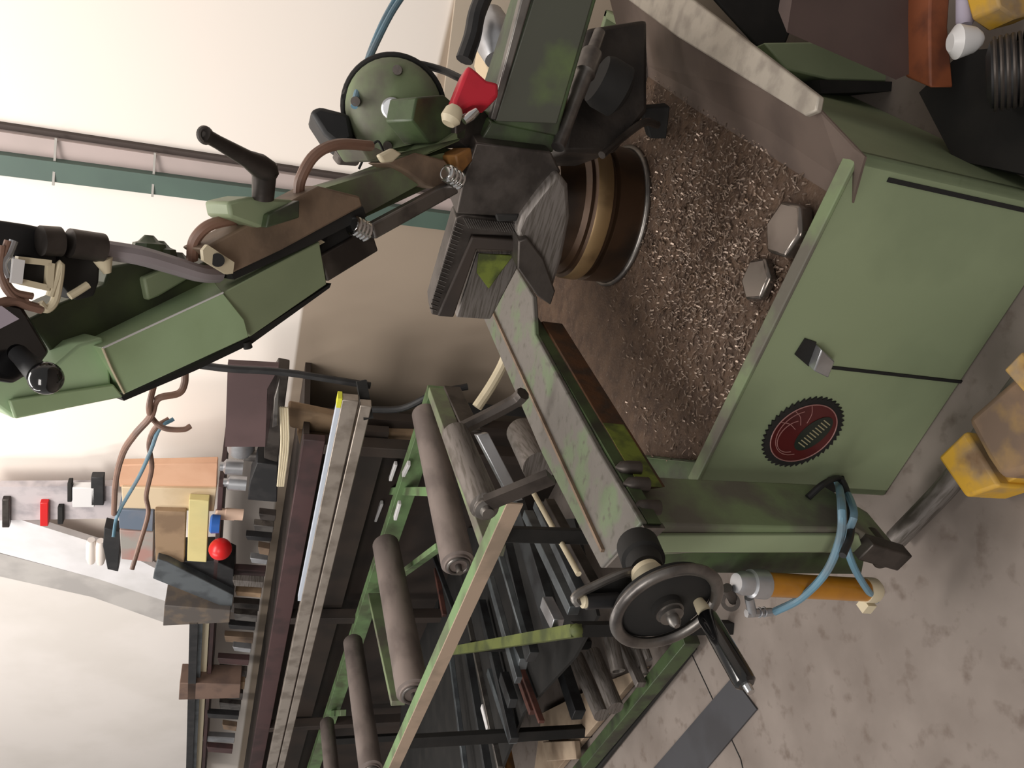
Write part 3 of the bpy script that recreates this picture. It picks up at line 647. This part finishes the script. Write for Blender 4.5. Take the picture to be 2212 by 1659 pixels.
def roller(a, b_, r, z=CZ_):
    A_, B_ = hz(*a, z), hz(*b_, z); d = (B_ - A_).normalized(); L_ = (B_ - A_).length
    o = MB().lathe(A_, B_, [(0, r * .8), (.008, r), (.985, r), (.99, r * .82), (1, r * .8)], 32).obj('roller', ROLLM, CV)
    MB().cyl(A_ - d * .02, B_ + d * .025, .008, 12).obj('axle', STEEL, o)
    MB().torus(B_ + d * .002, d, r * .62, .004, 28, 8).obj('roller_bearing', STEEL, o)
roller((918, 893), (990, 1222), .042)
roller((833, 1175), (893, 1500), .049)
roller((762, 1385), (802, 1668), .042)
roller((706, 1560), (722, 1720), .036)
cb('cross_member', (925, 845), (1045, 1190), .03, .05, G_GR)
cb('cross_member', (958, 835), (1000, 930), .008, .05, STEELD, z=CZ_ - .005)
cb('cross_member', (795, 1285), (845, 1520), .02, .05, G_GR, z=CZ_ - .03)
g = MB(); 
cbx = cb('cross_brace', (805, 1060), (935, 1062), .03, .03, G_CONV, z=CZ_ - .04)
cb('cross_brace', (665, 1545), (735, 1540), .03, .03, G_CONV, z=CZ_ - .04)
cb('cross_brace', (860, 1240), (940, 1180), .02, .03, G_CONV, z=CZ_ - .08)
for a, b_ in (((852, 1000), (840, 1035)), ((822, 1085), (806, 1128)), ((880, 1000), (868, 1025)), ((860, 1085), (850, 1120))):
    cb('white_clip', a, b_, .02, .012, WHITE, z=CZ_ - .012)
for a in ((905, 870), (700, 1600), (1060, 1150), (870, 1600)):
    t_ = hz(*a, CZ_ - .05); MB().box(Vector((t_.x - .02, t_.y - .02, 0)), (.035, 0, 0), (0, .035, 0), (0, 0, t_.z)).obj('leg', BLACKM, CV, bev=.002)

# ================================================================ STEEL STOCK
GR = 'steel bars in the pile under the conveyor'
def stock(a, b_, w_, h_, z, m, label, round_=False, ri=0, name='steel_bar', grp=GR):
    A_, B_ = hz(*a, z), hz(*b_, z)
    if ri: o = MB().pipe(A_, B_, w_, ri).obj(name, m)
    elif round_: o = MB().cyl(A_, B_, w_, 20).obj(name, m)
    else: o = MB().beam(A_, B_, w_, h_).obj(name, m, bev=.002)
    return tag(o, label, 'steel bar' if name == 'steel_bar' else name.replace('_', ' '), grp)
BLU = mat('bluish_steel', (112, 118, 122), (88, 92, 96), 12, .4, .6)
BLUD = mat('dark_bluish_steel', (62, 64, 66), (46, 46, 48), 12, .5, .5)
RUSTL = mat('reddish_rust_bar', (92, 58, 50), (66, 44, 40), 18, .6, .3)
stock((1080, 1120), (1150, 1420), .05, .03, .42, BLUD, 'wide dark blue-grey flat bar lying right beside the near conveyor rail')
stock((1115, 1085), (1200, 1370), .07, .03, .40, BLUD, 'widest dark slab bar in the middle of the stock pile')
stock((1140, 1110), (1240, 1320), .028, .03, .44, BLU, 'light grey-blue bar in front of the widest dark slab')
stock((1163, 1090), (1262, 1300), .024, .03, .45, BLU, 'pale square bar next to the thin cream rod')
stock((1150, 1060), (1250, 1240), .007, 0, .50, CREAM, 'thin cream-coloured rod lying on top of the square bars', True)
stock((1185, 1085), (1285, 1270), .026, .03, .43, STEELD, 'dark bar beside the thin cream rod, nearer the saw bed')
stock((1060, 1250), (1120, 1470), .03, .02, .42, BLU, 'light flat bar emerging below the near conveyor rail')
stock((1082, 1200), (1132, 1372), .012, .02, .46, BLU, 'narrow bright bar left of the wide dark slab')
stock((1180, 1300), (1205, 1350), .035, .03, .46, ALU, 'short bright square block end standing out of the pile', name='steel_block', grp=None)
stock((1000, 1280), (1080, 1659), .014, .02, .36, STEEL, 'long bright flat strip running down below the near rail')
stock((1040, 1300), (1110, 1600), .03, .03, .33, BLUD, 'dark bar between the bright strip and the light flat bar')
stock((1010, 1400), (1060, 1700), .02, .03, .34, BLUD, 'dark narrow bar at the lower edge of the photo beside the rail')
stock((975, 1420), (1010, 1700), .02, .02, .34, BLU, 'pale bar half hidden behind the near conveyor rail')
stock((1060, 1450), (1110, 1600), .03, .03, .32, BLU, 'pale blue-grey bar ending above the white tipped bar')
stock((1045, 1525), (1058, 1575), .022, .022, .36, WHITE, 'short bar with a bright white painted end', grp=None)
stock((1100, 1400), (1150, 1540), .02, .02, .33, RUSTL, 'reddish rusty bar in the lower part of the pile')
stock((1125, 1440), (1170, 1560), .012, .02, .32, RUSTL, 'thin rusty brown strip next to the reddish bar')
stock((1110, 1390), (1130, 1435), .04, .03, .40, BLU, 'blue-grey block just below the mossy green cross arm', name='steel_block', grp=None)
stock((1088, 1460), (1108, 1520), .04, .03, .34, BLUD, 'dark square block in the lower stock pile', name='steel_block', grp=None)
stock((1205, 1410), (1250, 1545), .05, .04, .12, BLUD, 'thick near-black flat bar lying on the beige board')
stock((1245, 1420), (1300, 1545), .026, 0, .12, STEELM, 'grey round bar on the beige board right of the black flat bar', True)
stock((1280, 1410), (1330, 1530), .026, 0, .12, STEELM, 'second grey round bar, its end rusty, beside the first', True)
stock((1318, 1370), (1335, 1450), .022, 0, .16, STEELM, 'short open steel tube standing out beside the handwheel', True, .016, 'steel_tube', None)
stock((1345, 1390), (1385, 1480), .022, .03, .10, STEELM, 'short brown-grey bar closest to the rack front rail')
stock((1020, 1560), (1080, 1700), .03, .03, .25, BLUD, 'dark bar at the bottom edge beside the orange tinted bar')
stock((1090, 1600), (1110, 1700), .03, .03, .22, mat('orange_tint_bar', (146, 100, 52), (90, 66, 46), 12, .5, .4), 'orange-brown bar at the bottom edge of the photo')
stock((930, 1180), (985, 1330), .012, .02, .42, BLUD, 'slim dark bar seen between the second roller and the near rail')
stock((942, 1230), (960, 1330), .02, .02, .40, RUSTL, 'brown rusty flat seen between the rollers')
for i in range(14):
    x = 1230 + i * 9; 
for (x, y, r) in ((1392, 1400, .011), (1402, 1425, .011), (1385, 1440, .012), (1372, 1425, .012), (1395, 1455, .01)):
    c = hz(x, y, .08); o = MB().lathe(c, c - VM * .0 + Vector((.05, .06, 0)), [(0, r), (1, r)], 16).obj('steel_bar', STEELM)
    tag(o, 'small round steel bar end in the cluster beside the handwheel', 'steel bar', 'small round bar ends beside the handwheel')
# stock rack
rk0 = hz(1480, 1385, .03); RK = thing('stock_rack', (rk0.x, rk0.y, 0), 'low dark green stock rack holding the steel bars', 'rack')
MB().beam(hz(1492, 1378, .05), hz(1235, 1690, .05), .035, .05).obj('front_rail', G_DK, RK, bev=.002)
MB().beam(hz(1498, 1392, .012), hz(1255, 1700, .012), .03, .012).obj('rail_foot', BLACKM, RK)
a_ = MB(); pa, pb = hz(1245, 1362, .47), hz(985, 1405, .47); a_.beam(pa, pb, .03, .03); a_.ball(pa, .017, sub=2)
a_.obj('cross_arm', mat('mossy_green_arm', (96, 104, 52), (70, 78, 42), 12, .7), RK, label='mossy green cross arm with rounded end')
for q in ((1230, 1364), (1010, 1400)):
    t_ = hz(*q, .47); MB().box(Vector((t_.x - .015, t_.y - .0, 0)), (.03, 0, 0), (0, .03, 0), (0, 0, t_.z - .015)).obj('upright', BLACKM, RK)
MB().prism([hz(*q, .30) for q in ((900, 1150), (1240, 1120), (1290, 1330), (1240, 1420), (1130, 1540), (1060, 1720), (850, 1720))], Z * -.01).obj('lower_shelf', BLACKM, RK)
tag(MB().prism([hz(*q, .03) for q in ((1170, 1540), (1290, 1480), (1390, 1440), (1290, 1560), (1180, 1690), (1150, 1690))], Z * -.025).obj('board', BEIGE, bev=.002), 'dusty beige board lying under the round bars by the rack rail', 'board')
tag(MB().prism([hz(*q, .055) for q in ((1172, 1602), (1240, 1600), (1244, 1640), (1180, 1645))], Z * -.024).obj('wood_offcut', BEIGE, bev=.003), 'pale beige offcut on the dusty board at the bottom edge', 'wood offcut')

# ================================================================ FLOOR ITEMS
tag(MB().prism([hz(*q, .006) for q in ((1582, 1462), (1634, 1532), (1500, 1690), (1385, 1690))], Z * -.005).obj('flat_strip', GREYP), 'dark grey flat strip lying on the concrete below the handwheel handle', 'strip')
PJ = thing('pallet_truck', hz(2080, 1000, 0), 'worn yellow pallet truck corner with brown casing and grey tube next to the cabinet foot', 'pallet truck')
g = MB(); fp_ = [hz(*q, .10) for q in ((2025, 988), (2085, 930), (2160, 1050), (2085, 1075))]; g.prism(fp_, Z * -.09); g.obj('fork_end', YPAINT, PJ, bev=.006, label='chipped yellow block')
g = MB(); g.prism([hz(*q, .14) for q in ((2085, 905), (2240, 770), (2300, 1000), (2160, 1035), (2130, 990))], Z * -.13); g.obj('casing', BRNBOX, PJ, bev=.012, label='brown worn casing')
g = MB(); g.beam(hz(2130, 1060, .05), hz(2240, 1000, .05), .03, .05); g.obj('casing_foot', YPAINT, PJ, bev=.003)
g = MB(); g.beam(hz(2205, 830, .155), hz(2245, 790, .155), .06, .02); g.obj('casing_edge', YPAINT, PJ, bev=.003, label='yellow edge')
g = MB(); g.tube([hz(1935, 1165, .03), hz(2055, 1040, .03), hz(2140, 920, .03), hz(2260, 760, .03)], .02, 14); g.obj('tube', STEELM, PJ, label='grey tube along the floor')

# ================================================================ RIGHT BACKGROUND (under and beside saw)
sp = vplane(B, VM)
bx = hz(2100, 250, 0)
tag(MB().prism([P(*q, 1.1) for q in ((1720, -60), (2060, -60), (2010, 140), (1935, 172), (1700, 70))], Vector((.05, .03, 0))).obj('side_panel', mat('maroon_sheet', (84, 68, 64), (74, 60, 58), 5, .6)), 'dull maroon sheet metal panel standing right of the saw tray', 'panel')
tag(MB().prism([P(*q, 1.5) for q in ((1560, -60), (1760, -60), (1700, 100), (1640, 110), (1540, 0))], Vector((.1, .1, 0))).obj('motor_cover', BLACKM, bev=.01), 'black cover behind the bright lip of the saw tray', 'cover')
g = MB(); g.prism([P(*q, 1.36) for q in ((1650, 92), (1780, 90), (1990, 158), (1985, 180), (1790, 172), (1700, 150))], Vector((.03, .15, -.02))); g.obj('side_ledge', G_CAB, SAW, bev=.004)
g = MB(); g.prism([P(*q, 1.34) for q in ((1770, 172), (1990, 178), (1965, 196), (1775, 202))], Vector((.03, .12, 0))); g.obj('side_shadow', BLACKM, SAW)  # black strip painting the shadow line on the side face
tag(MB().prism([P(*q, 1.05) for q in ((2010, -40), (2055, -40), (2048, 60), (2060, 190), (2010, 190), (2008, 60))], Vector((.04, .06, 0))).obj('orange_post', mat('orange_rust_post', (140, 78, 48), (104, 58, 40), 14, .6), bev=.004), 'rusty orange post right of the maroon panel', 'post')
g = MB(); ca, cb_ = P(2060, 95, 1.3), P(2138, 80, 1.3)
g = MB().lathe(P(2052, 92, .97), P(2125, 84, .95), [(0, .014), (.2, .027), (.7, .020), (.9, .012), (1, .004)], 24)
tag(g.obj('white_funnel', WHITE), 'small white plastic funnel beside the rusty orange post', 'funnel')
tag(MB().lathe(P(2085, -40, 1.0), P(2085, 55, .99), [(0, .014), (.9, .014), (1, .010)], 20).obj('white_bottle', mat('lilac_white', (176, 168, 186), None)), 'lilac-white bottle above the white funnel', 'bottle')
MO = thing('electric_motor', P(2170, 160, .93), 'dark electric motor in the corner right of the saw', 'motor')
ma, mb_ = P(2130, 165, .93), P(2330, 125, .84)
MB().lathe(ma, mb_, [(0, .03), (.05, .05), (.3, .054), (.32, .043), (.9, .043), (1, .036)], 32).obj('motor_body', BLACK, MO)
g = MB()
for i in range(12): g.torus(ma + (mb_ - ma) * (.1 + i * .07), mb_ - ma, .054, .003, 32, 6)
g.obj('cooling_fins', STEELD, MO)
tag(MB().prism([P(*q, .92) for q in ((2145, -40), (2250, -40), (2250, 25), (2195, 40), (2160, 15))], Vector((0, .05, 0))).obj('yellow_bracket', YPAINT, bev=.004), 'yellow painted bracket in the top right corner', 'bracket')
BK = MB().prism([hz(*q, .12) for q in ((1985, 200), (2080, 110), (2300, 90), (2330, 400), (2060, 345))], Z * -.11)
tag(BK.obj('dark_filler', BLACKM), 'low black block added to darken the floor beside the saw cabinet', 'filler')  # added black block that keeps this floor corner dark
_x = MB(); _y = ([on(vplane(B, VM), *q, .0) for q in ((1862, 335), (2230, 415), (2230, 352), (1930, 250), (1775, 222))]); _x.b.free()

# ================================================================ BENCH
BP = vplane(P(790, 860, 2.35), UW); BN = BP[1]
bt0 = on(BP, 660, 940, -.15)
def bo(px, py, off): return on(BP, px, py, off)
BE = thing('workbench', Vector((bt0.x, bt0.y, 0)), 'dark maroon steel workbench loaded with clutter against the wall', 'workbench')
BFP = (BP[0] - BN * .15, BN)
ez = on(BFP, 655, 950).z
Lp = on(BFP, 655, 950); Lq = on(BFP, 485, 1700)
Lq.z = ez
Lq = Lp + UW * 6.0
MB().box(Vector((Lp.x, Lp.y, ez - .075)), UW * 6, -BN * .03, Z * .075).obj('front_rail', MAROON, BE, bev=.003)
MB().box(Vector((Lp.x, Lp.y, ez - .02)) - BN * .03, UW * 6, -BN * .55, Z * .02).obj('bench_top', BROWND, BE)
MB().box(Vector((Lp.x, Lp.y, 0)) - BN * .12 , UW * 6, -BN * .04, Z * (ez - .08)).obj('back_panel', BROWND, BE, label='dark brown panelling below the bench')
for k in (0, 1.2, 2.4, 3.6):
    c = Vector((Lp.x, Lp.y, 0)) + UW * (k + .02); MB().box(c, UW * .05, -BN * .05, Z * (ez - .075)).obj('leg', BROWND, BE, bev=.002)
MB().box(Vector((Lp.x, Lp.y, ez - .3)) - BN * .06, UW * 6, -BN * .03, Z * .10).obj('lower_rail', BROWND, BE)
# two long aluminium profiles held in front
PR = 'aluminium profiles along the bench front'
zA = on(BP, 760, 870).z
for i, (a, w_, h_, m, lb) in enumerate((((757, 850), .05, .05, ALUR, 'thicker aluminium profile along the bench front, pale strip on top'), ((790, 862), .03, .035, ALUR, 'thinner aluminium profile just below the thicker one'))):
    s0 = on(BP, *a); o = MB().box(s0 - Z * h_ / 2, UW * 4.2, BN * .03, Z * h_).obj('aluminium_profile', m, bev=.003)
    tag(o, lb, 'metal profile', PR)
    if i == 0:
        MB().box(s0 + Z * (h_ / 2) , UW * 1.15, BN * .028, Z * .012).obj('pale_strip', mat('pale_blue_strip', (188, 196, 208), None), o)
        MB().box(s0 + Z * (h_ / 2) - UW * .005, UW * .04, BN * .03, Z * .013).obj('yellow_end', mat('yellow_tape', (206, 206, 60), None), o)
# bench end: plum board, dark post
tag(MB().prism([on(BFP, *q, -.02) for q in ((492, 786), (602, 792), (590, 880), (575, 965), (486, 965))], -BN * .02).obj('plum_board', PLUM), 'dull plum board standing upright at the end of the bench', 'board')
po = MB(); po.tube([P(425, 788, 2.4), P(500, 797, 2.4), P(620, 805, 2.4), P(800, 833, 2.4)], .011, 8); tag(po.obj('dark_pole', BLACK), 'dark slim pole running down the wall behind the bench end', 'pole')
pr2 = MB(); pr2.beam(P(780, 822, 2.38), P(795, 905, 2.38), .03, .03); 
tag(pr2.obj('clamp_bracket', BLACKM), 'black bracket clamped over the profile ends', 'bracket')

def item(name, q, off, th, m, label, cat, grp=None, bev=.003, par=None):
    o = MB().prism([on(BFP, *x, off) for x in q], -BN * th).obj(name, m, bev=bev)
    return tag(o, label, cat, grp)
def rect(x0, y0, x1, y1, k=.09): return ((x0, y0), (x1, y0 + (x1 - x0) * k), (x1 - (y1 - y0) * .0, y1 + (x1 - x0) * k), (x0, y1))
# bench grinder-ish grey cylinder
c0, c1_ = on(BFP, 525, 890, -.1), on(BFP, 521, 970, -.1)
tag(MB().lathe(c0, c1_, [(0, .048), (.05, .052), (.6, .052), (.62, .049), (1, .047)], 32).obj('grey_canister', ALU), 'silver-grey round canister lying in front of the plum board', 'canister')
item('tool_holder', ((575, 840), (600, 795), (625, 800), (612, 900), (600, 1000), (570, 990)), -.02, .05, STEELD, 'dark steel bracket standing beside the grey canister', 'bracket')
item('file', ((592, 860), (604, 820), (600, 920), (588, 925)), .035, .01, STEEL, 'slim grey file leaning in the dark bracket', 'file')
g = MB()
for i in range(4): g.tube([on(BFP, 606 + i * 5, 880, .02), on(BFP, 608 + i * 5, 960, .03), on(BFP, 600 + i * 4, 1050, .02)], .004, 6)
tag(g.obj('wire_coil', CREAM), 'bundle of pale wires hanging over the bench edge', 'wire')
item('black_power_tool', ((555, 1000), (600, 1005), (598, 1085), (535, 1080), (540, 1040)), -.01, .08, BLACK, 'black chunky power tool on the bench between the cans', 'power tool')
for i, (x, y, r, h) in enumerate(((505, 1010, .028, 60), (512, 1045, .028, 60), (545, 985, .022, 60))):
    a, b_ = on(BFP, x + 20, y, -.08), on(BFP, x - 30, y - 3, -.08)
    o = MB().lathe(a, b_, [(0, r), (.75, r), (.85, r * .6), (1, r * .6)], 20).obj('spray_can', ALU if i < 2 else STEEL)
    tag(o, ('pale silver can nearest the orange carton', 'pale silver can right of the other, touching the black power tool', 'grey metal can beside the black power tool')[i], 'can')
for i, (x, y) in enumerate(((487, 1112), (505, 1112))):
    a, b_ = on(BFP, x + 20, y, -.05), on(BFP, x - 22, y - 3, -.05)
    tag(MB().lathe(a, b_, [(0, .022), (.9, .022), (1, .014)], 20).obj('cream_bottle', mat('peach_plastic', (222, 190, 168), None)), ('peach bottle with blue edge above the blue lid', 'second peach bottle, beside the first')[i], 'bottle')
c = on(BFP, 475, 1132, .0); tag(MB().lathe(c + Z * .0, c + Z * .035, [(0, .034), (.8, .036), (1, .028)], 24).obj('blue_lid', BLUE), 'bright blue round lid just above the red ball', 'lid')
c = on(BFP, 476, 1186, .02); tag(MB().ball(c, .043, (1, 1, 1.0)).obj('red_ball', REDB), 'bright red round ball-like cap on the bench', 'cap')
# cartons on the upper shelf
zs = on(BFP, 468, 1060).z
SHF = MB().box(Vector((Lp.x, Lp.y, zs - .02)) + UW * .35 - BN * .05, UW * 3.5, -BN * .30, Z * .018).obj('carton_shelf', MAROON, bev=.002); tag(SHF, 'narrow dark shelf above the bench carrying the cartons', 'shelf')
item('orange_carton', ((255, 1005), (470, 1000), (468, 1055), (258, 1052)), -.08, .03, ORANGE, 'orange carton at the top of the carton stack', 'carton')
item('tan_carton', ((262, 1053), (468, 1056), (462, 1105), (265, 1100)), -.07, .03, TAN, 'long tan carton directly beside the orange one', 'carton')
item('slate_carton', ((255, 1102), (332, 1104), (330, 1148), (258, 1142)), -.06, .12, mat('slate_card', (96, 108, 124), (120, 120, 128), 4, .7), 'small slate blue carton near the tan one', 'carton')
item('grey_red_carton', ((258, 1146), (332, 1150), (330, 1215), (262, 1208)), -.06, .12, mat('faded_red_card', (166, 128, 120), (150, 146, 140), 6, .7), 'faded red-grey carton below the slate one', 'carton')
item('brown_carton', ((334, 1104), (402, 1106), (398, 1215), (336, 1212)), -.05, .03, BRNB, 'brown ribbed carton between the faded one and the yellow binder', 'carton')
item('yellow_binder', ((408, 1080), (452, 1082), (446, 1215), (404, 1212)), -.04, .03, YEL, 'pale yellow binder standing beside the brown carton', 'binder')
item('black_case', ((385, 1214), (465, 1212), (505, 1230), (505, 1290), (440, 1260)), -.05, .12, BLACK, 'black open case below the yellow binder', 'case')
item('grey_tube_bundle', ((340, 1208), (362, 1214), (505, 1286), (500, 1318), (330, 1250)), -.02, .04, BLU, 'grey ribbed plate leaning under the black case', 'plate')
SM = 'small dark tools along the bench edge'
rnd = random.Random(3)
cols = [STEELD, STEEL, BLACK, WOODW, ALU, MAROON, STEELM, BRNB]
nm = [('spanner', 'spanner'), ('steel_clamp', 'clamp'), ('metal_offcut', 'offcut')]
for i in range(22):
    y = 1110 + i * 24; xe = 596 - (y - 1110) * .185
    w_ = rnd.uniform(25, 75); x0 = xe - w_; hh = rnd.uniform(8, 16)
    m = cols[i % 8]; n_, c_ = nm[i % 3]
    item(n_, ((x0, y), (xe, y + 4), (xe - 2, y + hh + 4), (x0 + 3, y + hh)), -.03 - .03 * (i % 3), .03, m, 'small worn metal %s in the row along the bench edge' % c_, c_, 'worn %ss along the bench edge' % c_, bev=.002)
item('brown_box', ((355, 1308), (498, 1318), (496, 1345), (352, 1352)), .0, .12, mat('dark_tool_tray', (84, 78, 74), (104, 92, 80), 18, .6), 'dark mottled tool tray jutting out over the pale panel', 'tool tray')
item('brown_plank', ((388, 1476), (520, 1478), (518, 1508), (386, 1512)), .0, .10, mat('brown_wood', (112, 90, 78), (92, 74, 66), 10, .7), 'brown wooden block lying across the rods near the bottom', 'wood block')
for i, (x, m, lb) in enumerate(((428, BLACK, 'black long rod closest to the pale panel'), (438, BLU, 'bluish long flat bar beside the black rod'), (452, CREAM, 'pale long strip on the far end of the bench'), (466, MAROON, 'dark red long strip on the far end of the bench'))):
    s0 = on(BFP, x, 1345, -.03 * i); o = MB().box(s0, UW * 2.2, -BN * .02, Z * .035).obj('long_strip', m); tag(o, lb, 'strip', 'long strips lying on the far end of the bench')

# leaning pale panel with grey edging, lower left of photo
QP = (BP[0] - BN * .45, BN)
PN = thing('leaning_panel', on(QP, 300, 1500), 'large off-white panel leaning behind the bench, bottom left', 'panel')
MB().prism([on(QP, *q) for q in ((-60, 1225), (200, 1290), (355, 1335), (460, 1345), (440, 1700), (-60, 1700))], -BN * .02).obj('sheet', PANELW, PN)
MB().prism([on(QP, *q, .01) for q in ((-60, 1180), (210, 1250), (362, 1300), (355, 1345), (200, 1290), (-60, 1232))], -BN * .03).obj('edging', PANELG, PN)
MB().prism([on(QP, *q, .012) for q in ((-60, 1090), (260, 1190), (420, 1270), (505, 1322), (362, 1300), (210, 1250), (-60, 1178))], -BN * .03).obj('upper_sheet', mat('light_grey_sheet', (234, 232, 234), (214, 212, 212), 3, .5), PN)
# things along the wall at far left
tag(MB().prism([on(QP, *q, .03) for q in ((-60, 1052), (245, 1050), (250, 1120), (-60, 1125))], -BN * .03).obj('tool_rail', mat('pale_lilac_grey', (190, 182, 184), (160, 154, 158), 12, .6)), 'pale grey rail of hanging oddments on the wall at the left edge', 'rail')
for i, (x, y, w_, h_, m, lb, n_) in enumerate(((95, 1112, 9, 50, REDB, 'small bright red tag on the pale rail', 'red_tag'), (150, 1065, 5, 40, BLACKM, 'thin dark peg at the middle of the pale rail', 'dark_peg'), (210, 1062, 14, 60, BLACK, 'black holder at the end of the pale rail', 'black_holder'),
                                ((12), 1110, 8, 60, STEELD, 'dark clip at the left edge of the photo', 'dark_clip'), (130, 1115, 6, 36, BLACKM, 'black hook next to the red tag', 'black_hook'), (180, 1075, 24, 42, WHITE, 'white plastic box on the pale rail', 'white_box'))):
    o = MB().prism([on(QP, *q, .05) for q in ((x - w_, y - h_ / 2), (x + w_, y - h_ / 2), (x + w_, y + h_ / 2), (x - w_, y + h_ / 2))], -BN * .03).obj(n_, m, bev=.003)
    tag(o, lb, n_.split('_')[1])
for i, (x, y) in enumerate(((197, 1190), (217, 1192))):
    a, b_ = on(QP, x, y - 24, .08), on(QP, x, y + 24, .08)
    tag(MB().lathe(a, b_, [(0, .014), (.2, .02), (.8, .02), (1, .014)], 18).obj('white_roll', mat('cream_roll', (232, 222, 214), None)), ('left of two small cream rolls beside the cartons', 'right of two small cream rolls beside the cartons')[i], 'roll')
item('dark_fitting', ((225, 1140), (262, 1150), (255, 1235), (232, 1230), (222, 1180)), -.1, .05, BLACK, 'dark fitting between the cream rolls and the cartons', 'fitting')
# cables hanging from the arm
def cab(pts, r, m, label):
    tag(MB().tube([P(*q) for q in pts], r).obj('hanging_cable', m), label, 'cable')
cab([(400, 800, 1.4), (398, 830, 1.4), (385, 850, 1.4), (340, 862, 1.4), (325, 900, 1.45), (290, 940, 1.5), (265, 980, 1.6), (250, 1040, 1.8), (246, 1110, 2.0)], .006, HOSEB, 'brown cable hanging below the raised arm, longest of them')
cab([(332, 835, 1.4), (322, 880, 1.4), (330, 905, 1.5), (355, 925, 1.5), (395, 928, 1.5), (412, 920, 1.5)], .005, HOSEB, 'brown cable curling into a loop below the guard')
cab([(375, 905, 1.6), (345, 925, 1.6), (325, 975, 1.7), (300, 1030, 1.8), (255, 1110, 2.0), (245, 1160, 2.0)], .004, HOSE, 'pale blue cable hanging in front of the orange carton')
cab([(365, 905, 1.6), (335, 925, 1.6), (322, 960, 1.7), (328, 1010, 1.8), (316, 1070, 1.9), (320, 1110, 1.9), (300, 1180, 1.9), (285, 1230, 1.9)], .005, HOSEB, 'reddish cable hanging in front of the cartons')

# behind the conveyor: boards and rags, dark area
CB = vplane(P(800, 960, 2.85), UW)
for i, (q, m, lb) in enumerate(((((622, 880), (745, 905), (740, 945), (625, 925)), BRNB, 'upper brown cloth bundle behind the aluminium profiles'), (((640, 935), (900, 940), (880, 985), (650, 975)), BRNB, 'long brown board behind the aluminium profiles'))):
    tag(MB().prism([on(CB, *x) for x in q], -CB[1] * .04).obj('brown_board', m, bev=.01), lb, 'board')
tag(MB().tube([on(CB, 800, 885, .03), on(CB, 870, 882, .05), on(CB, 940, 850, .05), on(CB, 1010, 835, .04)], .012).obj('dark_hose', BLACK), 'dark hose drooping along the wall above the rollers', 'hose')
tag(MB().prism([on(CB, *q, -.05) for q in ((800, 970), (1050, 900), (1100, 1050), (1100, 1300), (780, 1300), (740, 1100))], -CB[1] * .05).obj('dark_slab', BLACKM), 'dark slab behind the conveyor rollers', 'crate')  # black slab filling the dark area behind the rollers
tag(MB().tube([P(1030, 880, 2.2), P(1060, 835, 2.2), P(1085, 790, 2.2), P(1100, 750, 2.2)], .016, 10).obj('pale_pipe', CREAM), 'pale grey pipe stub left of the saw bed', 'pipe')
tag(MB().prism([P(*q, 1.9) for q in ((1030, 940), (1055, 935), (1130, 1080), (1105, 1085))], Vector((0, .03, 0))).obj('green_angle', ALU, bev=.002), 'grey metal flat with green edge beside the short infeed roller', 'flat bar')
tag(MB().lathe(P(1125, 930, 1.9), P(1165, 1010, 1.7), [(0, .035), (.05, .04), (1, .04)], 24).obj('grey_drum', STEELM), 'grey round drum half hidden behind the saw bed', 'drum')
tag(MB().lathe(P(1060, 30, 1.8), P(1075, 130, 1.75), [(0, .03), (.4, .05), (.7, .045), (1, .03)], 20).obj('silver_filter', ALU), 'silvery round fitting behind the head guard at the top', 'fitting')
tag(MB().prism([P(*q, 1.8) for q in ((1050, 70), (1110, 65), (1090, 150), (1060, 165), (1042, 120))], Vector((0, .08, 0))).obj('tan_box', TAN, bev=.006), 'tan box partly hidden behind the head guard', 'box')
